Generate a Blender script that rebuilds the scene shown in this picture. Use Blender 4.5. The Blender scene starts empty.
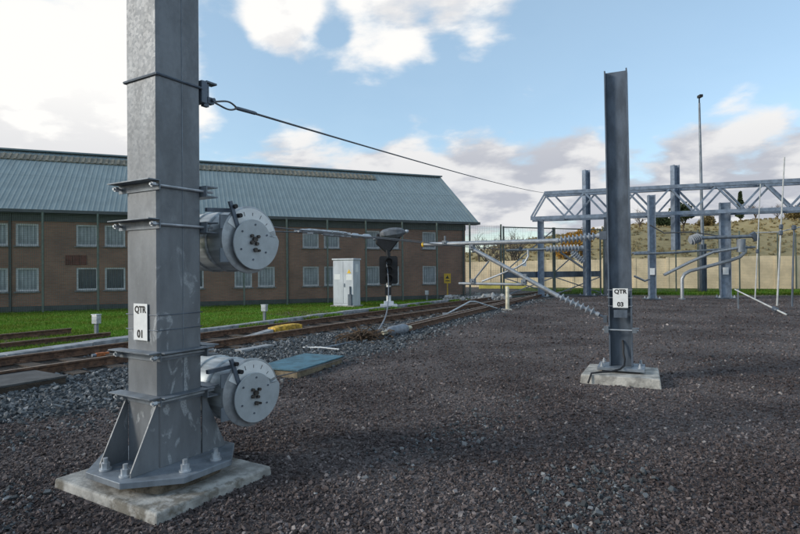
import bpy, math, random
import numpy as np
from mathutils import Vector, Matrix
random.seed(7); rng = np.random.default_rng(7)
R = math.radians
sc = bpy.context.scene
col = sc.collection

# ------------------------------------------------------------------ camera
FPX, W, H = 545.0, 800.0, 534.0
CAM = Vector((0, 0, 1.6))
cd = bpy.data.cameras.new('camera'); cam = bpy.data.objects.new('camera', cd); col.objects.link(cam)
cd.sensor_width = 36; cd.lens = FPX / W * 36; cd.clip_start = .05; cd.clip_end = 3000
CROT = Matrix.Rotation(R(90) + math.atan(3 / FPX), 3, 'X') @ Matrix.Rotation(-.008, 3, 'Z')
cam.matrix_world = Matrix.Translation(CAM) @ CROT.to_4x4()
sc.camera = cam

# ------------------------------------------------------------------ sky, sun, exposure
SUN_AZ, SUN_EL = R(-105), R(22)          # azimuth from +Y towards +X
sun_dir = Vector((math.sin(SUN_AZ) * math.cos(SUN_EL), math.cos(SUN_AZ) * math.cos(SUN_EL), math.sin(SUN_EL)))
w = bpy.data.worlds.new('World'); sc.world = w; w.use_nodes = True
nt = w.node_tree; nt.nodes.clear()
def N(t, kind, **kw):
    n = t.nodes.new(kind)
    for k, v in kw.items():
        if k.startswith('i_'):
            key = k[2:]
            n.inputs[int(key) if key.isdigit() else key].default_value = v
        else: setattr(n, k, v)
    return n
def L(t, a, b): t.links.new(a, b)
def math_node(t, op, a, b=None, clamp=False):
    n = t.nodes.new('ShaderNodeMath'); n.operation = op; n.use_clamp = clamp
    for i, v in enumerate((a, b)):
        if v is None: continue
        if isinstance(v, (int, float)): n.inputs[i].default_value = v
        else: t.links.new(v, n.inputs[i])
    return n.outputs[0]
def maprange(t, v, a, b, c, d, kind='SMOOTHSTEP'):
    n = t.nodes.new('ShaderNodeMapRange'); n.interpolation_type = kind; n.clamp = True if kind == 'LINEAR' else True
    t.links.new(v, n.inputs[0])
    for i, x in enumerate((a, b, c, d)): n.inputs[i + 1].default_value = x
    return n.outputs[0]
sky = N(nt, 'ShaderNodeTexSky', sky_type='NISHITA', sun_disc=False, sun_elevation=SUN_EL, sun_rotation=SUN_AZ, altitude=50, air_density=1.0, dust_density=.6, ozone_density=1.0)
tc = N(nt, 'ShaderNodeTexCoord')
sep = N(nt, 'ShaderNodeSeparateXYZ'); L(nt, tc.outputs['Generated'], sep.inputs[0])
zz = math_node(nt, 'ADD', math_node(nt, 'MAXIMUM', sep.outputs[2], 0.0), .22)
comb = N(nt, 'ShaderNodeCombineXYZ')
L(nt, math_node(nt, 'DIVIDE', sep.outputs[0], zz), comb.inputs[0]); L(nt, math_node(nt, 'DIVIDE', sep.outputs[1], zz), comb.inputs[1])
comb.inputs[2].default_value = 3.7
def cloud_noise(offset, scale=2.3, detail=10, rough=.55):
    m = N(nt, 'ShaderNodeMapping'); m.inputs['Location'].default_value = offset
    L(nt, comb.outputs[0], m.inputs[0])
    n = N(nt, 'ShaderNodeTexNoise', i_Scale=scale, i_Detail=detail, i_Roughness=rough, i_Distortion=.15)
    L(nt, m.outputs[0], n.inputs['Vector']); return n.outputs['Fac']
def blob(px, py, r_in, r_out, amp):
    d = Vector(((px - 400) / FPX, 1, (270 - py) / FPX)).normalized()
    dp = N(nt, 'ShaderNodeVectorMath', operation='DOT_PRODUCT'); L(nt, tc.outputs['Generated'], dp.inputs[0]); dp.inputs[1].default_value = d
    return maprange(nt, dp.outputs['Value'], math.cos(R(r_out)), math.cos(R(r_in)), 0, amp)
n1 = cloud_noise((0, 0, 0)); n2 = cloud_noise((.16, -.10, 0))
cov = math_node(nt, 'ADD', n1, 0.0)
for b in ((-20, 90, 4, 20, .30), (60, 130, 3, 11, .12), (285, 18, .5, 5.0, .15), (400, 5, .5, 7.0, .16), (490, 10, .5, 6.0, .15), (430, 168, 2, 9, .20), (520, 150, 1, 9, .23), (620, 180, 2, 10, .22), (760, 170, 2, 10, .24), (330, 180, 2, 9, .10),
          (600, 70, 3, 13, -.20), (720, 60, 3, 15, -.22), (350, 85, 1, 8, -.14), (460, 90, 1, 7, -.14), (240, 75, 1, 6, -.16), (225, 20, .5, 3.5, -.10), (335, 25, .5, 2.5, -.10)):
    cov = math_node(nt, 'ADD', cov, blob(*b))
# low cloud bank all round the horizon
cov = math_node(nt, 'ADD', cov, maprange(nt, sep.outputs[2], .24, .10, 0, .10))
dens = maprange(nt, cov, .51, .68, .03, 1)
shade = math_node(nt, 'SUBTRACT', n1, n2)
lit = maprange(nt, shade, -.10, .10, 0, 1)
low = maprange(nt, sep.outputs[2], .16, .34, 0, .55)
left = blob(10, 80, 6, 26, .55)
lit = math_node(nt, 'ADD', math_node(nt, 'ADD', math_node(nt, 'MULTIPLY', lit, .62), low), left, True)
cc = N(nt, 'ShaderNodeMix', data_type='RGBA'); L(nt, lit, cc.inputs[0])
cc.inputs[6].default_value = (2.35, 2.45, 2.75, 1); cc.inputs[7].default_value = (4.6, 4.55, 4.45, 1)
skyt = N(nt, 'ShaderNodeMix', data_type='RGBA'); skyt.inputs[0].default_value = .40      # thin high haze over the blue
L(nt, sky.outputs[0], skyt.inputs[6]); skyt.inputs[7].default_value = (2.1, 3.15, 3.9, 1)
cm = N(nt, 'ShaderNodeMix', data_type='RGBA'); L(nt, dens, cm.inputs[0]); L(nt, skyt.outputs[2], cm.inputs[6]); L(nt, cc.outputs[2], cm.inputs[7])
bg = N(nt, 'ShaderNodeBackground', i_Strength=.15); L(nt, cm.outputs[2], bg.inputs[0])
wo = N(nt, 'ShaderNodeOutputWorld'); L(nt, bg.outputs[0], wo.inputs[0])
sl = bpy.data.lights.new('sun', 'SUN'); sl.energy = 1.5; sl.angle = R(12); sl.color = (1, .93, .82)
so = bpy.data.objects.new('sun', sl); col.objects.link(so); so.rotation_euler = sun_dir.to_track_quat('Z', 'Y').to_euler(); so.location = (-20, 10, 15)
vs = sc.view_settings; vs.view_transform = 'Standard'; vs.look = 'None'; vs.gamma = 1; vs.exposure = 0.55; vs.use_curve_mapping = False

# ------------------------------------------------------------------ helpers
def ray(px, py):
    return CROT @ Vector(((px - W / 2) / FPX, (H / 2 - py) / FPX, -1))
def G(px, py, z=0.0):                    # photo pixel -> point on the plane at height z
    d = ray(px, py); return CAM + d * ((z - CAM.z) / d.z)
def A(px, py, dist):                     # photo pixel -> point at forward distance
    d = ray(px, py); return CAM + d * (dist / d.y)
U = Vector((.519, .855, 0)); E1 = Vector((.855, -.519, 0))     # along the track, across it
TRK = math.atan2(-.519, .855)            # z rotation that turns local x into E1, local y into U

class MB:
    def __init__(s): s.v = []; s.f = []
    def add(s, vs, fs):
        o = len(s.v); s.v += [tuple(v) for v in vs]; s.f += [tuple(i + o for i in f) for f in fs]; return s
    def box(s, c, size, rot=None):
        hx, hy, hz = (q / 2 for q in size); c = Vector(c)
        pts = [Vector((x, y, z)) for x in (-hx, hx) for y in (-hy, hy) for z in (-hz, hz)]
        if rot is not None: pts = [rot @ p for p in pts]
        return s.add([p + c for p in pts], [(0, 1, 3, 2), (4, 6, 7, 5), (0, 4, 5, 1), (2, 3, 7, 6), (0, 2, 6, 4), (1, 5, 7, 3)])
    def bar(s, p0, p1, wd, ht, up=(0, 0, 1)):     # rectangular bar from p0 to p1
        p0, p1 = Vector(p0), Vector(p1); d = p1 - p0; y = d.normalized(); x = y.cross(Vector(up))
        if x.length < 1e-4: x = y.cross(Vector((1, 0, 0)))
        x.normalize(); z = x.cross(y)
        return s.box((p0 + p1) / 2, (wd, d.length, ht), Matrix((x, y, z)).transposed())
    def lathe(s, p0, p1, prof, n=16, cap=True):   # prof: [(t 0..1, radius)]
        p0, p1 = Vector(p0), Vector(p1); d = (p1 - p0); a = d.normalized()
        x = a.orthogonal().normalized(); y = a.cross(x); vs = []; fs = []
        for t, r in prof:
            for k in range(n):
                q = 2 * math.pi * k / n; vs.append(p0 + d * t + (x * math.cos(q) + y * math.sin(q)) * r)
        m = len(prof)
        for i in range(m - 1):
            for k in range(n):
                k2 = (k + 1) % n; fs.append((i * n + k, i * n + k2, (i + 1) * n + k2, (i + 1) * n + k))
        if cap: fs.append(tuple(range(n - 1, -1, -1))); fs.append(tuple((m - 1) * n + k for k in range(n)))
        return s.add(vs, fs)
    def cyl(s, p0, p1, r, n=12, r2=None): return s.lathe(p0, p1, [(0, r), (1, r if r2 is None else r2)], n)
    def tube(s, pts, r, n=8):                     # bent pipe; r may be a list
        pts = [Vector(p) for p in pts]; m = len(pts); rs = r if isinstance(r, (list, tuple)) else [r] * m
        vs = []; fs = []; px = None
        for i, p in enumerate(pts):
            t = (pts[min(i + 1, m - 1)] - pts[max(i - 1, 0)]).normalized()
            if px is None: px = t.orthogonal().normalized()
            px = (px - t * px.dot(t)).normalized(); py = t.cross(px)
            for k in range(n):
                q = 2 * math.pi * k / n; vs.append(p + (px * math.cos(q) + py * math.sin(q)) * rs[i])
        for i in range(m - 1):
            for k in range(n):
                k2 = (k + 1) % n; fs.append((i * n + k, i * n + k2, (i + 1) * n + k2, (i + 1) * n + k))
        fs.append(tuple(range(n - 1, -1, -1))); fs.append(tuple((m - 1) * n + k for k in range(n)))
        return s.add(vs, fs)
    def prism(s, outline, o, ex, ey, ez):          # 2-D outline in (ex, ey) at o, extruded by ez
        o, ex, ey, ez = Vector(o), Vector(ex), Vector(ey), Vector(ez); n = len(outline)
        a = [o + ex * p[0] + ey * p[1] for p in outline]
        return s.add(a + [p + ez for p in a], [tuple(range(n - 1, -1, -1)), tuple(range(n, 2 * n))] + [(i, (i + 1) % n, n + (i + 1) % n, n + i) for i in range(n)])
    def mesh(s, name, mat, smooth=None):
        me = bpy.data.meshes.new(name); me.from_pydata(s.v, [], s.f)
        me.materials.append(mat)
        import bmesh
        bm = bmesh.new(); bm.from_mesh(me); bmesh.ops.recalc_face_normals(bm, faces=bm.faces); bm.to_mesh(me); bm.free()
        if smooth:
            me.shade_smooth(); me.set_sharp_from_angle(angle=R(smooth))
        return me
    def build(s, name, mat, parent=None, smooth=None, bevel=0):
        o = bpy.data.objects.new(name, s.mesh(name, mat, smooth)); col.objects.link(o)
        if parent is not None: o.parent = parent
        if bevel:
            b = o.modifiers.new('bevel', 'BEVEL'); b.width = bevel; b.segments = 2; b.limit_method = 'ANGLE'; b.angle_limit = R(40)
        return o
def tag(o, label, cat, group=None):
    o['label'] = label; o['category'] = cat
    if group: o['group'] = group
    return o
def thing(name, label, cat, loc=(0, 0, 0), rz=0, group=None):
    o = bpy.data.objects.new(name, None); col.objects.link(o); o.location = loc; o.rotation_euler = (0, 0, rz); o.empty_display_size = .2
    return tag(o, label, cat, group)
def inst(me, name, parent=None, loc=(0, 0, 0), rot=(0, 0, 0)):
    o = bpy.data.objects.new(name, me); col.objects.link(o); o.location = loc; o.rotation_euler = rot
    if parent is not None: o.parent = parent
    return o
def text(name, s, size, mat, parent, loc, rot, thick=.001):
    c = bpy.data.curves.new(name, 'FONT'); c.body = s; c.size = size; c.align_x = 'CENTER'; c.align_y = 'CENTER'; c.extrude = thick; c.offset = size * .042
    t = bpy.data.objects.new('tmp', c); col.objects.link(t); bpy.context.view_layer.update()
    me = bpy.data.meshes.new_from_object(t.evaluated_get(bpy.context.evaluated_depsgraph_get())); bpy.data.objects.remove(t)
    me.materials.clear(); me.materials.append(mat); me.name = name
    return inst(me, name, parent, loc, rot)

# ------------------------------------------------------------------ materials
def mat(name, base, rough=.7, metal=0, var=.25, scale=8, bump=0, bscale=60, c2=None, spec=.5, coord='Object', streak=None, detail=5, thr=(.35, .65)):
    m = bpy.data.materials.new(name); m.use_nodes = True; t = m.node_tree; b = t.nodes['Principled BSDF']
    b.inputs['Roughness'].default_value = rough; b.inputs['Metallic'].default_value = metal; b.inputs['Specular IOR Level'].default_value = spec
    tcn = N(t, 'ShaderNodeTexCoord'); src = tcn.outputs[coord]
    if streak:
        mp = N(t, 'ShaderNodeMapping'); mp.inputs['Scale'].default_value = streak; L(t, src, mp.inputs[0]); src = mp.outputs[0]
    n = N(t, 'ShaderNodeTexNoise', i_Scale=scale, i_Detail=detail, i_Roughness=.6); L(t, src, n.inputs['Vector'])
    if c2 is None: c2 = tuple(q * (1 - var) for q in base)
    base2 = tuple(min(1, q * (1 + var * .5)) for q in base) if c2[0] < base[0] else base
    mx = N(t, 'ShaderNodeMix', data_type='RGBA'); L(t, maprange(t, n.outputs['Fac'], thr[0], thr[1], 0, 1), mx.inputs[0])
    mx.inputs[6].default_value = (*c2, 1); mx.inputs[7].default_value = (*base2, 1)
    L(t, mx.outputs[2], b.inputs['Base Color'])
    if 'galvanised' in name:            # zinc spangle
        vo = N(t, 'ShaderNodeTexVoronoi', i_Scale=48); L(t, tcn.outputs[coord], vo.inputs['Vector']); sc_ = N(t, 'ShaderNodeSeparateColor'); L(t, vo.outputs['Color'], sc_.inputs[0])
        L(t, maprange(t, sc_.outputs[0], 0, 1, rough - .04, rough + .08, 'LINEAR'), b.inputs['Roughness'])
    if bump:
        n2 = N(t, 'ShaderNodeTexNoise', i_Scale=bscale, i_Detail=4); L(t, tcn.outputs[coord], n2.inputs['Vector'])
        bp = N(t, 'ShaderNodeBump', i_Strength=bump, i_Distance=.02); L(t, n2.outputs['Fac'], bp.inputs['Height']); L(t, bp.outputs[0], b.inputs['Normal'])
    m['mix'] = mx.name
    return m
M = {}
M['galv'] = mat('galvanised_steel', (.20, .228, .26), .50, .30, .30, 6, .10, 25, streak=(1, 1, .35))
M['galv_dark'] = mat('weathered_galvanised_steel', (.105, .130, .165), .5, .3, .3, 7, .08, 25, streak=(1, 1, .3))
M['galv_light'] = mat('bright_galvanised_steel', (.46, .49, .52), .42, .35, .25, 10, .06, 40)
M['blue_steel'] = mat('blue_grey_steel', (.22, .27, .34), .5, .25, .25, 5)
M['alu'] = mat('brushed_aluminium', (.37, .39, .41), .42, .5, .2, 14)
M['drum'] = mat('painted_drum_steel', (.42, .46, .48), .38, .35, .3, 5, streak=(.3, 4, 4))
M['disc'] = mat('pale_disc_paint', (.41, .445, .465), .42, .1, .10, 9)
M['white'] = mat('white_plastic', (.78, .79, .78), .5, 0, .06, 20)
M['rodwhite'] = mat('weathered_white_rod', (.50, .51, .50), .5, 0, .2, 4)
M['black'] = mat('black_paint', (.012, .012, .014), .55, 0, .3, 10)
M['cabinet'] = mat('grey_cabinet_paint', (.54, .57, .61), .45, .1, .12, 4, streak=(1, 1, .4))
M['conc'] = mat('weathered_concrete', (.42, .40, .36), .9, 0, .42, 7, .5, 50, detail=8)
M['conc_grey'] = mat('grey_concrete', (.30, .31, .32), .9, 0, .4, 5, .5, 50, detail=8)
M['rust'] = mat('rusted_rail_steel', (.135, .072, .043), .75, .1, .5, 12, .3, 80, c2=(.070, .040, .026))
M['railtop'] = mat('worn_rail_head', (.36, .27, .21), .42, .5, .4, 6, streak=(4, .4, 4))
M['timber'] = mat('creosoted_timber', (.075, .056, .042), .85, 0, .5, 6, .6, 40, streak=(8, 1, 8))
M['yellow'] = mat('yellow_paint', (.70, .42, .045), .6, 0, .6, 9, .4, 30)
M['signyellow'] = mat('sign_yellow', (.85, .52, .02), .5, 0, .08, 20)
M['blue'] = mat('blue_hatch_paint', (.060, .155, .205), .6, 0, .35, 6, .2, 60)
M['bluesign'] = mat('sign_blue', (.02, .12, .42), .5, 0, .1, 10)
M['tan'] = mat('tan_timber_edge', (.20, .16, .105), .8, 0, .4, 8)
M['cream'] = mat('cream_post_paint', (.62, .57, .42), .6, 0, .25, 6)
M['green_post'] = mat('green_fence_paint', (.125, .155, .13), .55, .1, .2, 6)
M['wire'] = mat('steel_wire', (.12, .12, .125), .5, .5, .2, 30)
M['insul'] = mat('grey_porcelain', (.34, .37, .41), .3, 0, .1, 10)
M['glass'] = mat('dark_glass', (.10, .115, .13), .1, 0, .3, 2)
M['frame'] = mat('white_window_frame', (.68, .69, .70), .5, 0, .12, 5)
M['curtain'] = mat('pale_window_blind', (.50, .53, .55), .6, 0, .3, 1.5)
M['bark'] = mat('bark', (.10, .075, .055), .9, 0, .4, 6)
M['bag'] = mat('grey_plastic_sheet', (.20, .22, .25), .45, 0, .25, 8, .5, 14)
M['hood'] = mat('dark_grey_hood', (.13, .14, .155), .55, 0, .3, 6)
M['hubbolt'] = mat('greasy_bolts', (.075, .065, .058), .5, .3, .5, 30)
M['debris'] = mat('dead_brown_stalks', (.10, .065, .040), .9, 0, .5, 9)
M['roof'] = mat('blue_grey_roof_sheet', (.195, .250, .262), .55, .05, .12, 1.1, streak=(1, 1, 1))
M['louvre'] = mat('brown_ridge_vent', (.20, .185, .145), .7, 0, .3, 3)
M['fascia'] = mat('dark_fascia', (.075, .085, .085), .6, 0, .2, 3)
M['render'] = mat('cream_wall_concrete', (.78, .64, .43), .9, 0, .22, .8, .1, 20, detail=7)
M['plaque'] = mat('red_brick_plaque', (.16, .050, .035), .8, 0, .4, 5)

# scuffed shaft: white chalky scrapes over galvanised steel
def scuffed():
    m = mat('scuffed_galvanised_steel', (.178, .192, .208), .52, .3, .20, 5, .035, 22, streak=(1, 1, .35)); t = m.node_tree; b = t.nodes['Principled BSDF']
    mx = t.nodes[m['mix']]; tcn = N(t, 'ShaderNodeTexCoord')
    mp = N(t, 'ShaderNodeMapping'); mp.inputs['Scale'].default_value = (1, 1, .55); mp.inputs['Location'].default_value = (.31, .2, .1); L(t, tcn.outputs['Object'], mp.inputs[0])
    n = N(t, 'ShaderNodeTexNoise', i_Scale=7.5, i_Detail=3, i_Roughness=.5, i_Distortion=1.3); L(t, mp.outputs[0], n.inputs['Vector'])
    s = N(t, 'ShaderNodeSeparateXYZ'); L(t, tcn.outputs['Object'], s.inputs[0])
    low = maprange(t, s.outputs[2], 2.4, 1.0, 0, 1)
    f = math_node(t, 'MULTIPLY', maprange(t, n.outputs['Fac'], .58, .68, 0, .62), low)
    n3 = N(t, 'ShaderNodeTexNoise', i_Scale=90, i_Detail=2); L(t, tcn.outputs['Object'], n3.inputs['Vector'])
    f = math_node(t, 'MULTIPLY', f, maprange(t, n3.outputs['Fac'], .3, .6, .35, 1))
    m2 = N(t, 'ShaderNodeMix', data_type='RGBA'); L(t, f, m2.inputs[0]); L(t, mx.outputs[2], m2.inputs[6]); m2.inputs[7].default_value = (.50, .53, .55, 1)
    L(t, m2.outputs[2], b.inputs['Base Color']); return m
M['scuffed'] = scuffed()

def brick():
    m = bpy.data.materials.new('brown_brickwork'); m.use_nodes = True; t = m.node_tree; b = t.nodes['Principled BSDF']; b.inputs['Roughness'].default_value = .9
    tcn = N(t, 'ShaderNodeTexCoord'); s = N(t, 'ShaderNodeSeparateXYZ'); L(t, tcn.outputs['Object'], s.inputs[0])
    c = N(t, 'ShaderNodeCombineXYZ'); L(t, math_node(t, 'ADD', s.outputs[0], s.outputs[1]), c.inputs[0]); L(t, s.outputs[2], c.inputs[1])
    br = N(t, 'ShaderNodeTexBrick', i_Scale=1.0); L(t, c.outputs[0], br.inputs['Vector'])
    br.inputs['Brick Width'].default_value = .225; br.inputs['Row Height'].default_value = .075; br.inputs['Mortar Size'].default_value = .009
    br.inputs['Color1'].default_value = (.40, .205, .138, 1); br.inputs['Color2'].default_value = (.31, .160, .110, 1); br.inputs['Mortar'].default_value = (.26, .22, .185, 1)
    n = N(t, 'ShaderNodeTexNoise', i_Scale=.9, i_Detail=6); L(t, tcn.outputs['Object'], n.inputs['Vector'])
    mx = N(t, 'ShaderNodeMix', data_type='RGBA', blend_type='MULTIPLY'); mx.inputs[0].default_value = 1; L(t, br.outputs['Color'], mx.inputs[6])
    cr = N(t, 'ShaderNodeMix', data_type='RGBA'); L(t, maprange(t, n.outputs['Fac'], .3, .7, 0, 1), cr.inputs[0]); cr.inputs[6].default_value = (.78, .78, .8, 1); cr.inputs[7].default_value = (1.1, 1.08, 1.05, 1)
    L(t, cr.outputs[2], mx.inputs[7]); L(t, mx.outputs[2], b.inputs['Base Color'])
    bp = N(t, 'ShaderNodeBump', i_Strength=.5, i_Distance=.01, invert=True); L(t, br.outputs['Fac'], bp.inputs['Height']); L(t, bp.outputs[0], b.inputs['Normal'])
    return m
M['brick'] = brick()

def ramp_mat(name, stops, rough=.9, rnd=True, trans=0, scale=1.0, hue_noise=None):   # colour differs per stone or leaf
    m = bpy.data.materials.new(name); m.use_nodes = True; t = m.node_tree; b = t.nodes['Principled BSDF']; b.inputs['Roughness'].default_value = rough; b.inputs['Specular IOR Level'].default_value = .3
    g = N(t, 'ShaderNodeNewGeometry'); r = N(t, 'ShaderNodeValToRGB'); el = r.color_ramp.elements
    while len(el) < len(stops): el.new(.5)
    for e, (p, c) in zip(el, stops): e.position = p; e.color = (*c, 1)
    L(t, g.outputs['Random Per Island'], r.inputs[0]); out = r.outputs[0]
    if hue_noise:
        n = N(t, 'ShaderNodeTexNoise', i_Scale=hue_noise[0], i_Detail=6, i_Roughness=.6); L(t, g.outputs['Position'], n.inputs['Vector'])
        c = N(t, 'ShaderNodeMix', data_type='RGBA'); L(t, maprange(t, n.outputs['Fac'], .40, .60, 0, 1), c.inputs[0]); c.inputs[6].default_value = (*hue_noise[1], 1); c.inputs[7].default_value = (*hue_noise[2], 1)
        mx = N(t, 'ShaderNodeMix', data_type='RGBA', blend_type='MULTIPLY'); mx.inputs[0].default_value = 1; L(t, out, mx.inputs[6]); L(t, c.outputs[2], mx.inputs[7]); out = mx.outputs[2]
    L(t, out, b.inputs['Base Color'])
    if trans:
        tr = N(t, 'ShaderNodeBsdfTranslucent'); L(t, out, tr.inputs[0]); ms = N(t, 'ShaderNodeMixShader'); ms.inputs[0].default_value = trans
        L(t, b.outputs[0], ms.inputs[1]); L(t, tr.outputs[0], ms.inputs[2]); L(t, ms.outputs[0], t.nodes['Material Output'].inputs[0])
    return m
M['stone'] = ramp_mat('crushed_dark_stone', [(0, (.046, .039, .037)), (.45, (.092, .078, .073)), (.82, (.148, .129, .122)), (.97, (.21, .19, .18)), (1, (.36, .34, .31))], hue_noise=(.42, (.72, .65, .66), (1.20, 1.13, 1.14)))
M['ballast'] = ramp_mat('blue_grey_ballast_stone', [(0, (.036, .040, .043)), (.4, (.080, .088, .094)), (.8, (.145, .155, .162)), (1, (.29, .295, .30))])
M['rubble'] = ramp_mat('pale_rubble_stone', [(0, (.22, .22, .22)), (1, (.48, .47, .45))])
M['blade'] = ramp_mat('grass_blade', [(0, (.070, .155, .014)), (.6, (.125, .265, .026)), (1, (.23, .30, .07))], trans=.3, hue_noise=(.6, (.98, .76, .7), (1.0, 1.05, 1)))
M['leaf_orange'] = ramp_mat('autumn_leaf', [(0, (.28, .13, .02)), (.6, (.42, .22, .03)), (1, (.50, .33, .07))], trans=.3)
M['leaf_dark'] = ramp_mat('evergreen_leaf', [(0, (.020, .035, .016)), (.6, (.040, .062, .026)), (1, (.075, .095, .04))], trans=.15)
M['leaf_brown'] = ramp_mat('russet_leaf', [(0, (.10, .075, .03)), (.6, (.19, .145, .06)), (1, (.28, .22, .10))], trans=.25)
M['scrub'] = ramp_mat('dry_scrub', [(0, (.22, .165, .075)), (.5, (.33, .255, .125)), (.85, (.39, .31, .16)), (1, (.21, .19, .085))], trans=.2)

def ground_mat(name, ca, cb, cc_, sc1, bump=.9, bs=35):
    m = bpy.data.materials.new(name); m.use_nodes = True; t = m.node_tree; b = t.nodes['Principled BSDF']; b.inputs['Roughness'].default_value = .95; b.inputs['Specular IOR Level'].default_value = .2
    g = N(t, 'ShaderNodeNewGeometry')
    n = N(t, 'ShaderNodeTexNoise', i_Scale=sc1, i_Detail=7, i_Roughness=.62); L(t, g.outputs['Position'], n.inputs['Vector'])
    v = N(t, 'ShaderNodeTexVoronoi', i_Scale=bs); L(t, g.outputs['Position'], v.inputs['Vector'])
    hs = N(t, 'ShaderNodeSeparateColor'); L(t, v.outputs['Color'], hs.inputs[0])
    m1 = N(t, 'ShaderNodeMix', data_type='RGBA'); L(t, maprange(t, n.outputs['Fac'], .40, .60, 0, 1), m1.inputs[0]); m1.inputs[6].default_value = (*ca, 1); m1.inputs[7].default_value = (*cb, 1)
    m2 = N(t, 'ShaderNodeMix', data_type='RGBA'); L(t, maprange(t, hs.outputs[0], .45, 1.0, 0, .8, 'LINEAR'), m2.inputs[0]); L(t, m1.outputs[2], m2.inputs[6]); m2.inputs[7].default_value = (*cc_, 1)
    L(t, m2.outputs[2], b.inputs['Base Color'])
    bp = N(t, 'ShaderNodeBump', i_Strength=bump, i_Distance=.03, invert=True); L(t, v.outputs['Distance'], bp.inputs['Height']); L(t, bp.outputs[0], b.inputs['Normal'])
    return m
M['ground'] = ground_mat('dark_crushed_stone_ground', (.060, .049, .048), (.122, .104, .100), (.158, .139, .134), .42)
M['bed'] = ground_mat('grey_ballast_ground', (.050, .054, .057), (.085, .090, .095), (.15, .155, .16), .8, bs=24)
M['turf'] = ground_mat('turf', (.085, .175, .016), (.125, .245, .026), (.16, .25, .05), .35, .5, 60)
M['rough_turf'] = ground_mat('rough_turf', (.045, .085, .016), (.085, .115, .030), (.13, .13, .05), .5, .5, 40)
M['hill'] = ground_mat('dry_hillside', (.29, .225, .105), (.37, .29, .145), (.40, .32, .17), .10, .3, 2)
M['soil'] = ground_mat('bare_soil', (.10, .075, .05), (.15, .115, .08), (.18, .15, .11), 2)

# ------------------------------------------------------------------ ground, beds and grass
def sheet(name, pts, z, m):
    mb = MB(); mb.add([(p[0], p[1], z) for p in pts], [tuple(range(len(pts)))]); o = mb.build(name, m); o['kind'] = 'structure'
    if o.data.polygons[0].normal.z < 0: o.data.flip_normals()
    return o
sheet('ground', [(-900, -300), (900, -300), (900, 1500), (-900, 1500)], 0, M['ground'])
def TC(y): return Vector((-6.34 + .607 * (y - 8.65), y, 0))       # track centre line
def off(p, d): return p + E1 * d                                  # sideways towards the yard
bed_edge = [off(TC(y), q) for y, q in ((-1, 3.2), (4, 3.0), (6.5, 2.7), (8, 3.4), (9.5, 4.1), (11, 3.9), (13, 4.0), (15, 3.4), (18, 3.1), (22, 2.5), (27, 1.9), (34, 1.4), (40, 1.2))]
bed_far = [off(TC(y), -1.55) for y in (40, 34, 27, 22, 18, 14, 10, 6, -1)]
sheet('ballast_bed', [(p.x, p.y) for p in bed_edge + bed_far], .004, M['bed'])
sheet('track_dirt', [(off(TC(y), q).x, off(TC(y), q).y) for y, q in ((-1, .95), (40, .95), (40, -.95), (-1, -.95))], .008, ground_mat('oily_track_dirt', (.030, .024, .020), (.055, .045, .038), (.08, .07, .062), 1.2, .9, 30))
# building frame: t runs left along the front wall from its right-hand corner, s runs away from the camera
BA = Vector((-.927, -.375, 0)).normalized(); BN = Vector((-.375, .927, 0)).normalized(); B0 = Vector((3.6, 30.0, 0))
def BW(t, s=0, z=0): return B0 + BA * t + BN * s + Vector((0, 0, z))
trough = [Vector(p) for p in ((-11.8, 2.0, 0), (-7.23, 9.86, 0), (-6.23, 12.2, 0), (-5.2, 14.4, 0), (-2.2, 19.9, 0), (.92, 25.1, 0), (4.4, 30.6, 0))]
gp = [(p.x - .15, p.y + .1) for p in trough] + [tuple(BW(-.5, -.2)[:2]), tuple(BW(-.5, 20)[:2]), tuple(BW(45, 20)[:2]), tuple(BW(45, -12)[:2])]
sheet('lawn', gp, .008, M['turf'])
sheet('grass_verge', [(11, 33.2), (15, 31.6), (20, 30.6), (30, 29), (60, 24), (60, 60), (10, 60), (9, 40)], .004, M['rough_turf'])
sheet('path', [(-3.7, 18.9), (-2.4, 20.1), (-2.9, 21.6), (-4.4, 21.4), (-4.9, 19.9)], .012, M['soil'])

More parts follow.
